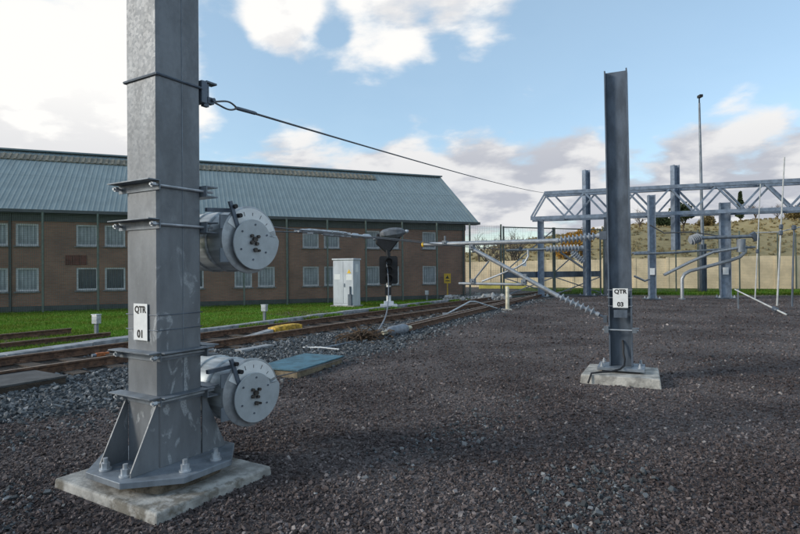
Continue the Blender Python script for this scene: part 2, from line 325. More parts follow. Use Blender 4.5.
def stones(name, pos, size, m, label, seed, flat=.75, zoff=.25):
    r = np.random.default_rng(seed); n = len(pos); base = np.array([(x, y, z) for x in (-1, 1) for y in (-1, 1) for z in (-1, 1)], float)
    var = base[None] * r.uniform(.45, 1.0, (24, 8, 3))
    v = var[r.integers(0, 24, n)] * (size[:, None, None] * .62) * np.stack([r.uniform(.75, 1.35, n), r.uniform(.7, 1.1, n), r.uniform(.5, .9, n) * flat], 1)[:, None, :]
    # random rotation
    q = r.normal(size=(n, 4)); q[:, 1:3] *= .55; q /= np.linalg.norm(q, axis=1, keepdims=True); a, b, c, d = q.T
    Rm = np.stack([1 - 2 * (c * c + d * d), 2 * (b * c - a * d), 2 * (b * d + a * c), 2 * (b * c + a * d), 1 - 2 * (b * b + d * d), 2 * (c * d - a * b), 2 * (b * d - a * c), 2 * (c * d + a * b), 1 - 2 * (b * b + c * c)], 1).reshape(n, 3, 3)
    v = np.einsum('nij,nkj->nki', Rm, v); p = pos.copy(); p[:, 2] += size * zoff; v += p[:, None, :]
    quads = np.array([(0, 1, 3, 2), (4, 6, 7, 5), (0, 4, 5, 1), (2, 3, 7, 6), (0, 2, 6, 4), (1, 5, 7, 3)])
    f = (quads[None] + (np.arange(n) * 8)[:, None, None]).reshape(-1)
    me = bpy.data.meshes.new(name); me.vertices.add(n * 8); me.vertices.foreach_set('co', v.reshape(-1))
    me.loops.add(len(f)); me.loops.foreach_set('vertex_index', f.astype(np.int32)); me.polygons.add(n * 6)
    me.polygons.foreach_set('loop_start', np.arange(0, n * 24, 4, dtype=np.int32)); me.update(calc_edges=True); me.shade_flat(); me.materials.append(m)
    o = bpy.data.objects.new(name, me); col.objects.link(o); o['kind'] = 'stuff'; o['label'] = label; o['category'] = name.split('_')[-1]
    return o
def band(n, d0, d1, wmul, seed, pw):      # random points in front of the camera, thinning with distance
    r = np.random.default_rng(seed); u = r.random(n); e = 2 - pw
    d = (d0 ** e + u * (d1 ** e - d0 ** e)) ** (1 / e) if abs(e) > 1e-6 else d0 * (d1 / d0) ** u
    return np.stack([(r.random(n) - .5) * 2 * (wmul * d + .8), d, np.zeros(n)], 1)
be = np.array([(p.x, p.y) for p in bed_edge])
def bed_x(y): return np.interp(y, be[:, 1], be[:, 0])
SL1 = (Vector((-1.83, 4.19, 0)), TRK, 1.24, 1.02); SL2 = (Vector((3.17, 7.84, 0)), R(-25), 1.0, .95)
def outside(p, slab, extra=0):
    c, a, wx, wy = slab; dx, dy = p[:, 0] - c.x, p[:, 1] - c.y; lx = dx * math.cos(a) + dy * math.sin(a); ly = -dx * math.sin(a) + dy * math.cos(a)
    return (np.abs(lx) > wx / 2 + extra) | (np.abs(ly) > wy / 2 + extra)
HATCH = (Vector((-1.62, 8.9, 0)), R(-22), .78, 1.45)
allp = np.concatenate([band(125000, 2.6, 8, .76, 1, 1.9), band(72000, 8, 31, .76, 2, 2.2)])
edge_noise = rng.normal(0, .28, len(allp))
yard = allp[(allp[:, 0] > bed_x(allp[:, 1]) + edge_noise) & outside(allp, SL1, .012) & outside(allp, SL2, .02) & outside(allp, HATCH)]
sz = np.clip(rng.lognormal(math.log(.0098), .55, len(yard)), .0045, .032) * np.clip((yard[:, 1] / 7) ** .55, 1, 2.2)
stones('yard_gravel', yard, sz, M['stone'], 'dark crushed stone scattered loose all over the yard', 3)
# patches where coarser blue-grey stone has been spilt over the yard
pt = band(60000, 2.6, 16, .76, 41, 2.0)
pn_ = np.sin(pt[:, 0] * 1.3 + .6 * np.sin(pt[:, 1] * 1.7)) + np.sin(pt[:, 1] * 1.1 + pt[:, 0] * .5 + 1.1) + .7 * np.sin(pt[:, 0] * 3.1 - pt[:, 1] * 2.3) + rng.normal(0, .55, len(pt)) + np.clip((4.6 - pt[:, 1] - pt[:, 0] * .45) * .8, -1.2, 1.3)
pt = pt[(pn_ > 1.35) & (pt[:, 0] > bed_x(pt[:, 1])) & outside(pt, SL1, .02) & outside(pt, SL2, .02) & outside(pt, HATCH)]
stones('coarse_gravel', pt, np.clip(rng.lognormal(math.log(.0165), .42, len(pt)), .008, .05), M['ballast'], 'coarser blue grey stone spilt in patches over the dark yard', 43, .8, .35)
bl = np.concatenate([band(95000, 4, 14, .80, 4, 1.6), band(34000, 13, 36, .6, 5, 2.0)])
yy = bl[:, 1]; tcx = -6.34 + .607 * (yy - 8.65)
lat = (bl[:, 0] - tcx) * .855
bl = bl[(bl[:, 0] < bed_x(yy) + rng.normal(0, .35, len(bl))) & (lat > -1.5) & ((np.abs(lat) > .80) | (rng.random(len(bl)) < .13)) & outside(bl, HATCH)]; bl[:, 2] -= .022 * (np.abs((bl[:, 0] + 6.34 - .607 * (bl[:, 1] - 8.65)) * .855) < 1.15)
bs = np.clip(rng.lognormal(math.log(.031), .34, len(bl)), .015, .065) * np.clip((bl[:, 1] / 10) ** .4, 1, 1.6)
stones('track_ballast', bl, bs, M['ballast'], 'blue grey ballast stone heaped along the rails', 6, .85, .3)

def blades(name, pts, h, m, label, seed, wd=.012):
    r = np.random.default_rng(seed); n = len(pts); a = r.random(n) * 6.283; hh = h * r.uniform(.5, 1.3, n); lean = r.normal(0, .4, (n, 2)) * hh[:, None]
    dx = np.stack([np.cos(a), np.sin(a), np.zeros(n)], 1) * (wd * r.uniform(.7, 1.4, n))[:, None]
    tip = pts + np.concatenate([lean, hh[:, None]], 1)
    v = np.stack([pts - dx, pts + dx, tip], 1).reshape(-1)
    me = bpy.data.meshes.new(name); me.vertices.add(n * 3); me.vertices.foreach_set('co', v); me.loops.add(n * 3); me.loops.foreach_set('vertex_index', np.arange(n * 3, dtype=np.int32))
    me.polygons.add(n); me.polygons.foreach_set('loop_start', np.arange(0, n * 3, 3, dtype=np.int32)); me.update(calc_edges=True); me.materials.append(m)
    o = bpy.data.objects.new(name, me); col.objects.link(o); o['kind'] = 'stuff'; o['label'] = label; o['category'] = 'grass'; return o
def in_quad_pts(n, fn, seed):
    r = np.random.default_rng(seed); a, b = r.random(n), r.random(n); return np.array([fn(x, y) for x, y in zip(a, b)])
tr = np.array([(p.x, p.y) for p in trough])
def lawn_pt(a, b):
    y = 9 + 21.3 * a; x0 = np.interp(y, tr[:, 1], tr[:, 0]) - .2
    t = (30 - .375 * 0 - y) / .375; xw = 3.6 - .927 * t
    x = x0 + (max(xw, -.80 * y - 1) - x0) * b; return (x, y, .008)
lp = in_quad_pts(90000, lawn_pt, 8); lp = lp[lp[:, 0] < np.interp(lp[:, 1], tr[:, 1], tr[:, 0]) - .1]
blades('lawn_grass', lp, .055, M['blade'], 'short bright green grass on the lawn before the brick building', 9, .014)
vp = in_quad_pts(22000, lambda a, b: (10 + 26 * b, 33.4 - (10 + 26 * b - 11) * .2 + 7 * a * a, .004), 10)
blades('verge_grass', vp, .14, M['blade'], 'rough green grass along the far edge of the yard', 11, .03)
# tufts along the trough edge
tf = []
for i in range(7000):
    a = rng.random(); y = 12 + 18 * a; x = np.interp(y, tr[:, 1], tr[:, 0]) + .22 + abs(rng.normal(0, .16)); 
    if math.sin(y * 2.1) + math.sin(y * 5.3 + 1) > .3: tf.append((x, y, 0))
blades('edge_grass', np.array(tf), .10, M['blade'], 'ragged grass tufts between the concrete trough and the far rail', 12, .018)

# ------------------------------------------------------------------ railway track
RAIL = [(-.065, 0), (.065, 0), (.065, .012), (.010, .028), (.010, .100), (.034, .112), (.034, .138), (.028, .142), (-.028, .142), (-.034, .138), (-.034, .112), (-.010, .100), (-.010, .028), (-.065, .012)]
def rail(p0, p1, name, parent, z=.018):
    p0, p1 = Vector(p0), Vector(p1); d = (p1 - p0); x = d.normalized().cross(Vector((0, 0, 1)))
    o = MB().prism(RAIL, p0 + Vector((0, 0, z)), x, (0, 0, 1), d).build(name, M['rust'], parent)
    h = MB().prism([(-.027, 0), (.027, 0), (.027, .0025), (-.027, .0025)], p0 + Vector((0, 0, z + .1425)), x, (0, 0, 1), d).build('running_surface', M['railtop'], o)
    return o
def sleepers(parent, pts, length, rotz):
    me = MB().box((0, 0, 0), (length, .25, .12)).mesh('sleeper', M['timber'])
    ch = MB().box((0, 0, 0), (.30, .17, .03)).box((-.10, 0, .02), (.05, .10, .05)).box((.10, 0, .02), (.05, .10, .05)).mesh('rail_chair', M['rust'])
    for p in pts:
        s = inst(me, 'sleeper', parent, (p.x, p.y, -.030 + rng.normal(0, .006)), (0, 0, rotz + rng.normal(0, .01)))
        for g in (-.75, .75): inst(ch, 'rail_chair', s, (g, 0, .06))
trk = thing('railway_track', 'rusty main railway track running from the left edge towards the gate', 'track')
rail(off(TC(1), -.75), off(TC(37), -.75), 'rail', trk); rail(off(TC(1), .75), off(TC(37), .75), 'rail', trk)
sleepers(trk, [TC(3 + .56 * i) for i in range(60)], 2.5, TRK)
sid = thing('railway_track', 'rusty third rail of the branch line, ending at the grey bundle', 'track', group=None)
s0, s1 = Vector((-.05, 13.6, 0)), Vector((8.9, 33.0, 0))
rail(s0, s1, 'rail', sid); rail(s0 - E1 * .30 + U * .9, s1 - E1 * .30, 'check_rail', sid)
for i in range(9):
    q = s0.lerp(s1, .02 + i * .028); inst(MB().box((0, 0, 0), (1.1, .25, .12)).mesh('sleeper', M['timber']), 'sleeper', sid, (q.x - .25, q.y + .15, -.055), (0, 0, TRK))
stub = thing('railway_track', 'short rusty dead-end track on the lawn at the left edge', 'track')
v0 = Vector((-9.4, 12.8, 0)); v1 = Vector((-8.55, 14.15, 0)); dd = (v1 - v0).normalized()
rail(v0 - dd * 5, v1, 'rail', stub, .02); w1 = Vector((-7.08, 13.3, 0)); rail(w1 - dd * 7, w1, 'rail', stub, .0)
sleepers(stub, [v0 - dd * (4.5 - .65 * i) + E1 * .8 for i in range(9)], 2.4, TRK)
# concrete trough edge, lid by lid
lid = thing('cable_trough', 'pale concrete cable trough between the lawn and the track', 'trough')
def walk(pl, step):
    out = []; cur = 0; p = pl[0]
    for a, b in zip(pl, pl[1:]):
        d = b - a; n = max(1, int(round(d.length / step)))
        for i in range(n): out.append((a + d * (i / n), a + d * ((i + 1) / n)))
    return out
for i, (a, b) in enumerate(walk(trough, .95)):
    d = (b - a).normalized(); mb = MB().bar(a + d * .006, b - d * .006, .36 if a.y < 13 else .26, .16)
    o = mb.build('lid', M['conc_grey'], lid, bevel=.012); o.location = (0, 0, (.06 if a.y < 13 else .02) + rng.normal(0, .006))

# crossing boards with chequer plate
def chequer():
    m = mat('chequer_plate', (.085, .085, .085), .55, .3, .35, 5); t = m.node_tree; b = t.nodes['Principled BSDF']; tcn = N(t, 'ShaderNodeTexCoord')
    wv = N(t, 'ShaderNodeTexChecker', i_Scale=42); L(t, tcn.outputs['Object'], wv.inputs[0]); bp = N(t, 'ShaderNodeBump', i_Strength=.7, i_Distance=.006); L(t, wv.outputs['Fac'], bp.inputs['Height']); L(t, bp.outputs[0], b.inputs['Normal']); return m
M['chequer'] = chequer()
p = G(67, 375.5, .12)
cb = thing('crossing_panel', 'grey chequer-plate crossing board outside the near rail', 'board', (p.x, p.y, 0), TRK, 'crossing boards at the left edge')
MB().box((-.47, -1.8, .105), (.94, 3.6, .03)).build('plate', M['chequer'], cb, bevel=.004)
MB().box((-.06, -1.8, .04), (.10, 3.58, .10)).build('bearer', M['timber'], cb); MB().box((-.86, -1.8, .04), (.10, 3.58, .10)).build('bearer', M['timber'], cb); MB().box((-.46, -.07, .04), (.68, .10, .099)).build('end_bearer', M['timber'], cb)
p = off(TC(8.0), 0)
cb2 = thing('crossing_panel', 'grey chequer-plate crossing board lying between the two rails', 'board', (p.x, p.y, 0), TRK, 'crossing boards at the left edge')
MB().box((0, -1.6, .100), (1.26, 3.2, .03)).build('plate', M['chequer'], cb2, bevel=.004); MB().box((0, -1.6, .03), (1.1, 3.1, .10)).build('bearer', M['timber'], cb2)

# ------------------------------------------------------------------ brick building
bld = thing('brick_building', 'long two-storey brown brick block with blue-grey sheet roof', 'building', tuple(B0), math.atan2(-BA.y, -BA.x))
# local x runs to the right along the front, local y away from the camera; wall from x=-LEN to 0
LEN, DEP, EAVE, RIDGE = 46, 8.6, 4.16, 7.40
wins = []
for k in range(14):
    c = 1.65 + 3.21 * k
    for s in (-.53, .53):
        if k == 0 and s < 0: continue
        wins.append(c + s)
WW, ROWS = .80, ((.85, 1.81), (2.72, 3.63))
mb = MB()                                     # front wall with real openings
xs = sorted(sum([[-t - WW / 2, -t + WW / 2] for t in wins], [])); edges = [-LEN] + xs + [0]
zs = [0, ROWS[0][0], ROWS[0][1], ROWS[1][0], ROWS[1][1], EAVE]
for i in range(len(edges) - 1):
    for j in range(5):
        if i % 2 == 1 and j in (1, 3): continue
        mb.add([(edges[i], 0, zs[j]), (edges[i + 1], 0, zs[j]), (edges[i + 1], 0, zs[j + 1]), (edges[i], 0, zs[j + 1])], [(0, 1, 2, 3)])
for i in range(1, len(edges) - 1, 2):
    for z0, z1 in ROWS:
        a, b, q = edges[i], edges[i + 1], .16
        mb.add([(a, 0, z0), (b, 0, z0), (b, q, z0), (a, q, z0), (a, 0, z1), (b, 0, z1), (b, q, z1), (a, q, z1)], [(0, 1, 2, 3), (4, 7, 6, 5), (0, 3, 7, 4), (1, 5, 6, 2)])
mb.add([(0, 0, 0), (0, DEP, 0), (0, DEP, EAVE), (0, DEP / 2, RIDGE - .1), (0, 0, EAVE)], [(0, 1, 2, 3, 4)])
mb.add([(-LEN, 0, 0), (-LEN, DEP, 0), (-LEN, DEP, EAVE), (-LEN, DEP / 2, RIDGE - .1), (-LEN, 0, EAVE)], [(4, 3, 2, 1, 0)])
mb.add([(0, DEP, 0), (-LEN, DEP, 0), (-LEN, DEP, EAVE), (0, DEP, EAVE)], [(0, 1, 2, 3)])
me = bpy.data.meshes.new('wall'); me.from_pydata(mb.v, [], mb.f); me.materials.append(M['brick']); inst(me, 'wall', bld)
fm = MB()
for x in (-WW / 2 + .035, WW / 2 - .035): fm.box((x, .07, .47), (.07, .06, .94))
for z in (.035, .905): fm.box((0, .07, z), (WW - .14, .058, .07))
frame_me = fm.mesh('frame', M['frame'])
bm_ = MB()
for i in range(5): bm_.cyl((-.26 + .13 * i, .06, .06), (-.26 + .13 * i, .06, .89), .008, 6)
bars_me = bm_.mesh('bar_grille', M['galv']); pane_me = MB().box((0, .10, .47), (WW - .12, .01, .82)).mesh('pane', M['glass']); blind_me = MB().box((0, .14, .47), (WW - .10, .01, .86)).mesh('blind', M['curtain'])
pane_me2 = MB().box((0, .10, .47), (WW - .12, .01, .82)).mesh('pane', M['curtain'])
sill_me = MB().box((0, -.01, -.03), (WW + .10, .14, .05)).mesh('sill', M['conc_grey'])
for t in wins:
    for r_, (z0, z1) in enumerate(ROWS):
        wn = inst(frame_me, 'window', bld, (-t, 0, z0)); wn.scale = (1, 1, (z1 - z0) / .94)
        inst(pane_me if rng.random() < .22 else pane_me2, 'pane', wn); inst(bars_me, 'bar_grille', wn); inst(sill_me, 'sill', wn)
# roof: one sheet after another, ribbed
OV = .42
slope = Vector((0, DEP / 2 + OV, RIDGE - EAVE + .02)); SLN = slope.length; sd = slope.normalized(); sn = Vector((0, -sd.z, sd.y))
prof = [(0, 0)] + sum([[(k * .2 + .09, 0), (k * .2 + .11, .011), (k * .2 + .15, .011), (k * .2 + .17, 0)] for k in range(5)], []) + [(.999, 0)]
def sheet_mesh(y_sign):
    mb = MB(); o = Vector((0, -OV if y_sign > 0 else DEP + OV, EAVE - .02)); d = Vector((0, slope.y * y_sign, slope.z)); n = Vector((0, -sd.z * y_sign, sd.y)); vs = []
    for x, h in prof: vs += [o + Vector((x, 0, 0)) + n * h, o + Vector((x, 0, 0)) + n * h + d * .56, o + Vector((x, 0, 0)) + n * (h + .005) + d * .555, o + Vector((x, 0, 0)) + n * (h + .005) + d]
    fs = []
    for i in range(len(prof) - 1):
        for j in (0, 2): fs.append((4 * i + j, 4 * i + 4 + j, 4 * i + 5 + j, 4 * i + 1 + j))
    mb.add(vs, fs); m_ = bpy.data.meshes.new('roof_sheet'); m_.from_pydata(mb.v, [], mb.f); m_.materials.append(M['roof']); return m_
roof = MB().box((-LEN / 2 + .2, DEP / 2, RIDGE + .05), (LEN + 1.0, .34, .07)).build('roof', M['roof'], bld)      # ridge cap carries the sheets
fm_, bk_ = sheet_mesh(1), sheet_mesh(-1)
for i in range(int(LEN) + 1):
    inst(fm_, 'roof_sheet', roof, (-LEN - .5 + i * 1.0, 0, 0)); inst(bk_, 'roof_sheet', roof, (-LEN - .5 + i * 1.0, 0, 0))
# brown ribbed vent strip below the ridge
vb = MB()
o = Vector((0, -OV, EAVE - .02))
def rp(x, f, h): return o + Vector((x, 0, 0)) + slope * f + sn * h
f0, f1 = .825, .925
x0_, x1_ = -LEN, -3.9
vb.add([rp(x0_, f0, .05), rp(x1_, f0, .05), rp(x1_, f1, .05), rp(x0_, f1, .05), rp(x0_, f0, 0), rp(x1_, f0, 0), rp(x1_, f1, 0), rp(x0_, f1, 0)], [(0, 1, 2, 3), (0, 4, 5, 1), (1, 5, 6, 2), (3, 2, 6, 7)])
x = x0_ + .15
while x < x1_ - .1:
    vb.bar(rp(x, f0, .06), rp(x, f1, .06), .09, .05, tuple(sn)); x += .25
vb.build('ridge_vent', M['louvre'], roof)
vg = MB()
for ys in (1, -1):
    oo = Vector((.53, -OV if ys > 0 else DEP + OV, EAVE - .03)); dd_ = Vector((0, slope.y * ys, slope.z)); vg.bar(oo, oo + dd_, .16, .10)
vg.build('verge_trim', M['roof'], roof)
MB().box((-LEN / 2 + .2, -OV - .06, EAVE - .05), (LEN + .9, .12, .13)).build('gutter', M['fascia'], bld)
MB().box((-LEN / 2 + .2, -OV / 2, EAVE - .10), (LEN + .8, OV, .04)).build('soffit', M['fascia'], bld)
MB().box((-LEN / 2, -.03, EAVE - .28), (LEN, .06, .30)).build('fascia_board', M['fascia'], bld)
MB().box((-LEN / 2, -.02, .12), (LEN, .05, .22)).build('plinth', M['fascia'], bld)
for t in (.15, 9.75, 20.95, 32): MB().cyl((-t, -.07, .05), (-t, -.07, EAVE - .1), .045, 8).build('downpipe', M['fascia'], bld, smooth=50)
pq = MB()
for i in range(3): pq.box((-18.9 + .27 * i, -.012, 2.13), (.25, .05, .40))
pq.build('brick_plaque', M['plaque'], bld)

# ------------------------------------------------------------------ welded mesh fences
FO = -.75                                    # in front of the wall line
PITCH, FH = 1.955, 4.05
post_me = MB().box((0, 0, FH / 2), (.065, .065, FH)).box((0, 0, FH + .01), (.075, .075, .02)).mesh('post', M['green_post'])
pm = MB()
nv = 26
for i in range(nv): pm.box((.06 + (PITCH - .12) * i / (nv - 1), 0, FH / 2 - .02), (.0065, .006, FH - .10))
for j in range(54): pm.box((PITCH / 2, .006, .05 + (FH - .12) * j / 53), (PITCH - .06, .005, .006))
panel_me = pm.mesh('mesh_panel', M['green_post'])
frot = math.atan2(-BA.y, -BA.x)
def fence(label, t0, n):
    f = thing('mesh_fence', label, 'fence', tuple(BW(t0, FO)), frot, 'welded mesh fences')
    for i in range(n + 1): inst(post_me, 'post', f, (i * PITCH, 0, 0))
    for i in range(n): o = inst(panel_me, 'mesh_panel', f, (i * PITCH, 0, 0)); o['kind'] = 'stuff'
    return f
fence('tall green welded mesh fence standing before the brick building', 2.09 + PITCH * 16, 18)
fence('tall green welded mesh fence right of the gate, before the cream wall', -9.0, 14)
gt = thing('mesh_gate', 'tall mesh gate with dark middle beam and small blue sign', 'gate', tuple(BW(2.09 - PITCH * 2 - .1, FO)), frot)
GW = 9.0 - (2.09 - PITCH * 2) * -1 - .3
for x in (0.06, GW / 2 - .05, GW / 2 + .05, GW - .06): MB().box((x, 0, 2.0), (.07, .07, 3.95)).build('gate_stile', M['green_post'], gt)
for x0, x1 in ((.1, GW / 2 - .09), (GW / 2 + .09, GW - .1)):
    MB().box(((x0 + x1) / 2, -.03, 1.28), (x1 - x0, .06, .34)).build('middle_beam', M['galv_dark'], gt)
    for a, b in (((x0, .15), (x1, 1.10)), ((x0, 1.10), (x1, .15)), ((x0, 1.46), (x1, 3.8))): MB().bar((a[0], -.05, a[1]), (b[0], -.05, b[1]), .05, .05).build('brace', M['galv'], gt)
    for z in (.08, 3.92): MB().box(((x0 + x1) / 2, 0, z), (x1 - x0, .05, .06)).build('gate_rail', M['green_post'], gt)
    mm = MB()
    for i in range(28): mm.box((x0 + (x1 - x0) * (i + .5) / 28, .03, 2.0), (.006, .006, 3.8))
    for j in range(44): mm.box(((x0 + x1) / 2, .036, .12 + 3.75 * j / 43), (x1 - x0, .005, .005))
    o = mm.build('mesh_panel', M['green_post'], gt); o['kind'] = 'stuff'
MB().box((GW * .36, -.07, 1.28), (.46, .012, .36)).build('blue_sign', M['bluesign'], gt)
MB().box((GW * .20, -.05, 1.95), (.26, .012, .40)).build('notice', M['white'], gt)

# ------------------------------------------------------------------ cream wall, hill and trees far behind
wl = thing('perimeter_wall', 'cream concrete panel wall in sunlight beyond the fence', 'wall')
wa, wb_ = Vector((1.5, 51.5, 0)), Vector((34, 37.0, 0)); wd_ = (wb_ - wa).normalized(); nseg = 15; sl_ = (wb_ - wa).length / nseg
for i in range(nseg):
    a = wa + wd_ * sl_ * i; hgt = 2.25 + .012 * i + (.05 if i % 2 else 0)
    MB().bar(a + wd_ * .03 + Vector((0, 0, hgt / 2)), a + wd_ * (sl_ - .03) + Vector((0, 0, hgt / 2)), .22, hgt).build('panel', M['render'], wl, bevel=.01)
    MB().box(a + Vector((0, .0, hgt / 2)), (.20, .30, hgt + .06), Matrix.Rotation(math.atan2(wd_.y, wd_.x), 3, 'Z')).build('post', M['render'], wl)
tag(MB().bar((6.4, 44.0, .30), (9.9, 43.0, .30), .12, .50).bar((6.42, 44.02, .02), (6.42, 44.02, .58), .1, .1).bar((9.88, 43.02, .02), (9.88, 43.02, .58), .1, .1).build('barrier', mat('pale_yellow_paint', (.62, .55, .12), .6, 0, .2, 3)), 'low yellow barrier at the foot of the cream wall', 'barrier')
# hill
hx, hy = np.meshgrid(np.linspace(-20, 260, 90), np.linspace(56, 330, 60), indexing='xy')
def hill_z(x, y):
    r = np.clip((y - 58) / 62, 0, 1); r = r * r * (3 - 2 * r)
    lat = np.clip((x / y - .10) / .32, 0, 1); lat = lat * lat * (3 - 2 * lat)
    return r * (5.2 + 6.2 * lat) * 1.0 + r * (.5 * np.sin(x * .11 + y * .05) + .4 * np.sin(x * .23 - y * .09)) - .3
hz = hill_z(hx, hy); nx, ny = 90, 60
mb = MB(); mb.add(np.stack([hx, hy, hz], -1).reshape(-1, 3).tolist(), [(j * nx + i, j * nx + i + 1, (j + 1) * nx + i + 1, (j + 1) * nx + i) for j in range(ny - 1) for i in range(nx - 1)])
ho = mb.build('hill', M['hill'], smooth=60); ho['kind'] = 'structure'
# scrub on the hill: small leaf faces in clumps
def leaf_cloud(centres, radii, per, lsize, seed, squash=.8):
    r = np.random.default_rng(seed); C = np.repeat(np.array(centres), per, 0); Rr = np.repeat(np.array(radii), per)
    n = len(C); d = r.normal(size=(n, 3)); d /= np.linalg.norm(d, axis=1, keepdims=True); rad = Rr * r.random(n) ** .45
    p = C + d * rad[:, None] * np.array([1, 1, squash]); a = r.normal(size=(n, 3)); a /= np.linalg.norm(a, axis=1, keepdims=True); b = np.cross(a, r.normal(size=(n, 3))); b /= np.linalg.norm(b, axis=1, keepdims=True)
    s = (lsize * r.uniform(.6, 1.3, n))[:, None]
    return np.stack([p - a * s, p + b * s * .6, p + a * s, p - b * s * .6], 1).reshape(-1, 3)
def leaf_obj(name, v, m, parent=None):
    n = len(v) // 4; me = bpy.data.meshes.new(name); me.vertices.add(n * 4); me.vertices.foreach_set('co', v.reshape(-1)); me.loops.add(n * 4); me.loops.foreach_set('vertex_index', np.arange(n * 4, dtype=np.int32))
    me.polygons.add(n); me.polygons.foreach_set('loop_start', np.arange(0, n * 4, 4, dtype=np.int32)); me.update(calc_edges=True); me.materials.append(m)
    return inst(me, name, parent)
cs, rs_ = [], []
for i in range(2600):
    y = 62 + 75 * rng.random() ** 1.2; x = y * (.10 + .85 * rng.random()); z = float(hill_z(np.array(x), np.array(y))); r_ = .20 + .32 * rng.random() ** 2; cs.append((x, y, z + r_ * .4)); rs_.append(r_)
o = leaf_obj('hill_scrub', leaf_cloud(cs, rs_, 22, .15, 21, .6), M['scrub']); o['kind'] = 'stuff'; o['label'] = 'dry tan scrub and bushes covering the hillside'; o['category'] = 'scrub'

def limb(mb, p, d, ln, r, depth, spread, ends, r_):
    q = p; pts = [p]; rad = [r]
    for i in range(3):
        d = (d + Vector((r_.gauss(0, .13), r_.gauss(0, .13), r_.gauss(.05, .08)))).normalized(); q = q + d * ln / 3; pts.append(q); rad.append(r * (1 - .14 * (i + 1)))
    mb.tube(pts, rad, 5 if r > .05 else 3)
    if depth == 0: ends.append(q); return
    for k in range(r_.choice((2, 3, 3))):
        ax = Vector((r_.gauss(0, 1), r_.gauss(0, 1), r_.gauss(0, .4))).normalized(); nd = (d + ax * spread).normalized(); nd.z = max(nd.z, .05); at_ = pts[r_.choice((1, 2, 3, 3))]
        limb(mb, at_, nd, ln * r_.uniform(.62, .82), r * .64, depth - 1, spread, ends, r_)
def tree(name, label, cat, base, h, seed, leaf=None, depth=4, crown_r=None, per=60, lsize=.2, group=None, conifer=False):
    r_ = random.Random(seed); t = thing(name, label, cat, tuple(base), 0, group); mb = MB(); ends = []
    if conifer:
        mb.lathe((0, 0, 0), (0, 0, h), [(0, h * .022), (1, .02)], 7)
        cs, rs = [], []
        for i in range(60):
            f = .18 + .82 * (i / 60); a = r_.random() * 6.28; rr = h * .17 * (1 - f) ** .8 * r_.uniform(.4, 1); tip = Vector((math.cos(a) * rr, math.sin(a) * rr, h * f - rr * .25)); mb.tube([(0, 0, h * f), tip], [.03, .01], 3); cs.append(tuple(tip * .8 + Vector((0, 0, h * f * .2)))); rs.append(.12 * h * (1.15 - f) * .55 + .15)
        mb.build('trunk', M['bark'], t); leaf_obj('crown', leaf_cloud(cs, rs, per, lsize, seed, .5), leaf, t); return t
    tr_ = MB(); tr_.tube([(0, 0, -.2), (r_.gauss(0, .05), 0, h * .16), (r_.gauss(0, .1), r_.gauss(0, .1), h * .30)], [h * .028, h * .022, h * .018], 8)
    for k in range(5):
        a = 6.28 * k / 5 + r_.random(); limb(mb, Vector((0, 0, h * r_.uniform(.16, .30))), Vector((math.cos(a) * .55, math.sin(a) * .55, 1)).normalized(), h * .27, h * .017, depth, .75, ends, r_)
    tr_.build('trunk', M['bark'], t); mb.build('limbs', M['bark'], t)
    if leaf is not None:
        es = [tuple(e) for e in ends]; leaf_obj('crown', leaf_cloud(es, [crown_r * r_.uniform(.6, 1.2) for _ in es], per, lsize, seed, .8), leaf, t)
    return t
def hb(px, dist, dz=0):
    q = A(px, 270, dist); z = float(hill_z(np.array(q.x), np.array(q.y))) if q.y > 57 else 0; return Vector((q.x, q.y, max(z, 0) - .1 + dz))
tree('bare_tree', 'leafless tree showing over the fence just right of the building', 'tree', hb(488, 66), 6.8, 3, depth=4, group='bare trees beyond the fence')
tree('bare_tree', 'leafless tree showing over the fence left of the gantry', 'tree', hb(514, 63), 6.8, 5, depth=4, group='bare trees beyond the fence')
tree('autumn_tree', 'round orange autumn tree seen through the gantry end', 'tree', hb(581, 75), 6.0, 8, M['leaf_orange'], 2, .95, 110, .17)
tree('autumn_tree', 'smaller orange autumn bush left of the big orange tree', 'tree', hb(566, 78), 4.0, 9, M['leaf_orange'], 2, .7, 80, .17)
tree('evergreen_tree', 'dark round evergreen under the gantry beam beside the hanging post', 'tree', hb(684, 100), 5.6, 12, M['leaf_dark'], 2, 1.0, 120, .22)
tree('pine_tree', 'dark pointed pine on the hilltop right of the tall pole', 'tree', hb(741, 118), 6.5, 14, M['leaf_dark'], per=26, lsize=.26, conifer=True)
for i, (px, dist, h, m_, lab) in enumerate(((612, 96, 4.5, 'leaf_brown', 'russet tree on the hilltop behind the near channel mast'), (640, 104, 4.6, 'leaf_brown', 'russet tree on the hilltop left of the hanging post'), (662, 110, 4.2, 'leaf_dark', 'dark green tree on the hilltop under the beam, left of the evergreen'),
        (706, 112, 4.4, 'leaf_brown', 'russet tree on the hilltop behind the tall pole'), (728, 120, 4.0, 'leaf_brown', 'small russet tree on the hilltop left of the pointed pine'), (756, 116, 4.4, 'leaf_brown', 'russet tree on the hilltop right of the pointed pine'),
        (778, 118, 4.2, 'leaf_brown', 'small russet tree on the hilltop between the two white poles'), (797, 112, 5.0, 'leaf_brown', 'russet tree on the hilltop at the right edge'))):
    if px in (728, 756, 778, 640): tree('hill_tree', lab.replace('russet', 'bare brown'), 'tree', hb(px, dist, -.4), h * 1.05, 40 + i, None, 4, group='trees on the far hilltop')
    else: tree('hill_tree', lab, 'tree', hb(px, dist, -1.1), h * .80, 40 + i, M[m_], 2, .95, 90, .17, group='trees on the far hilltop')

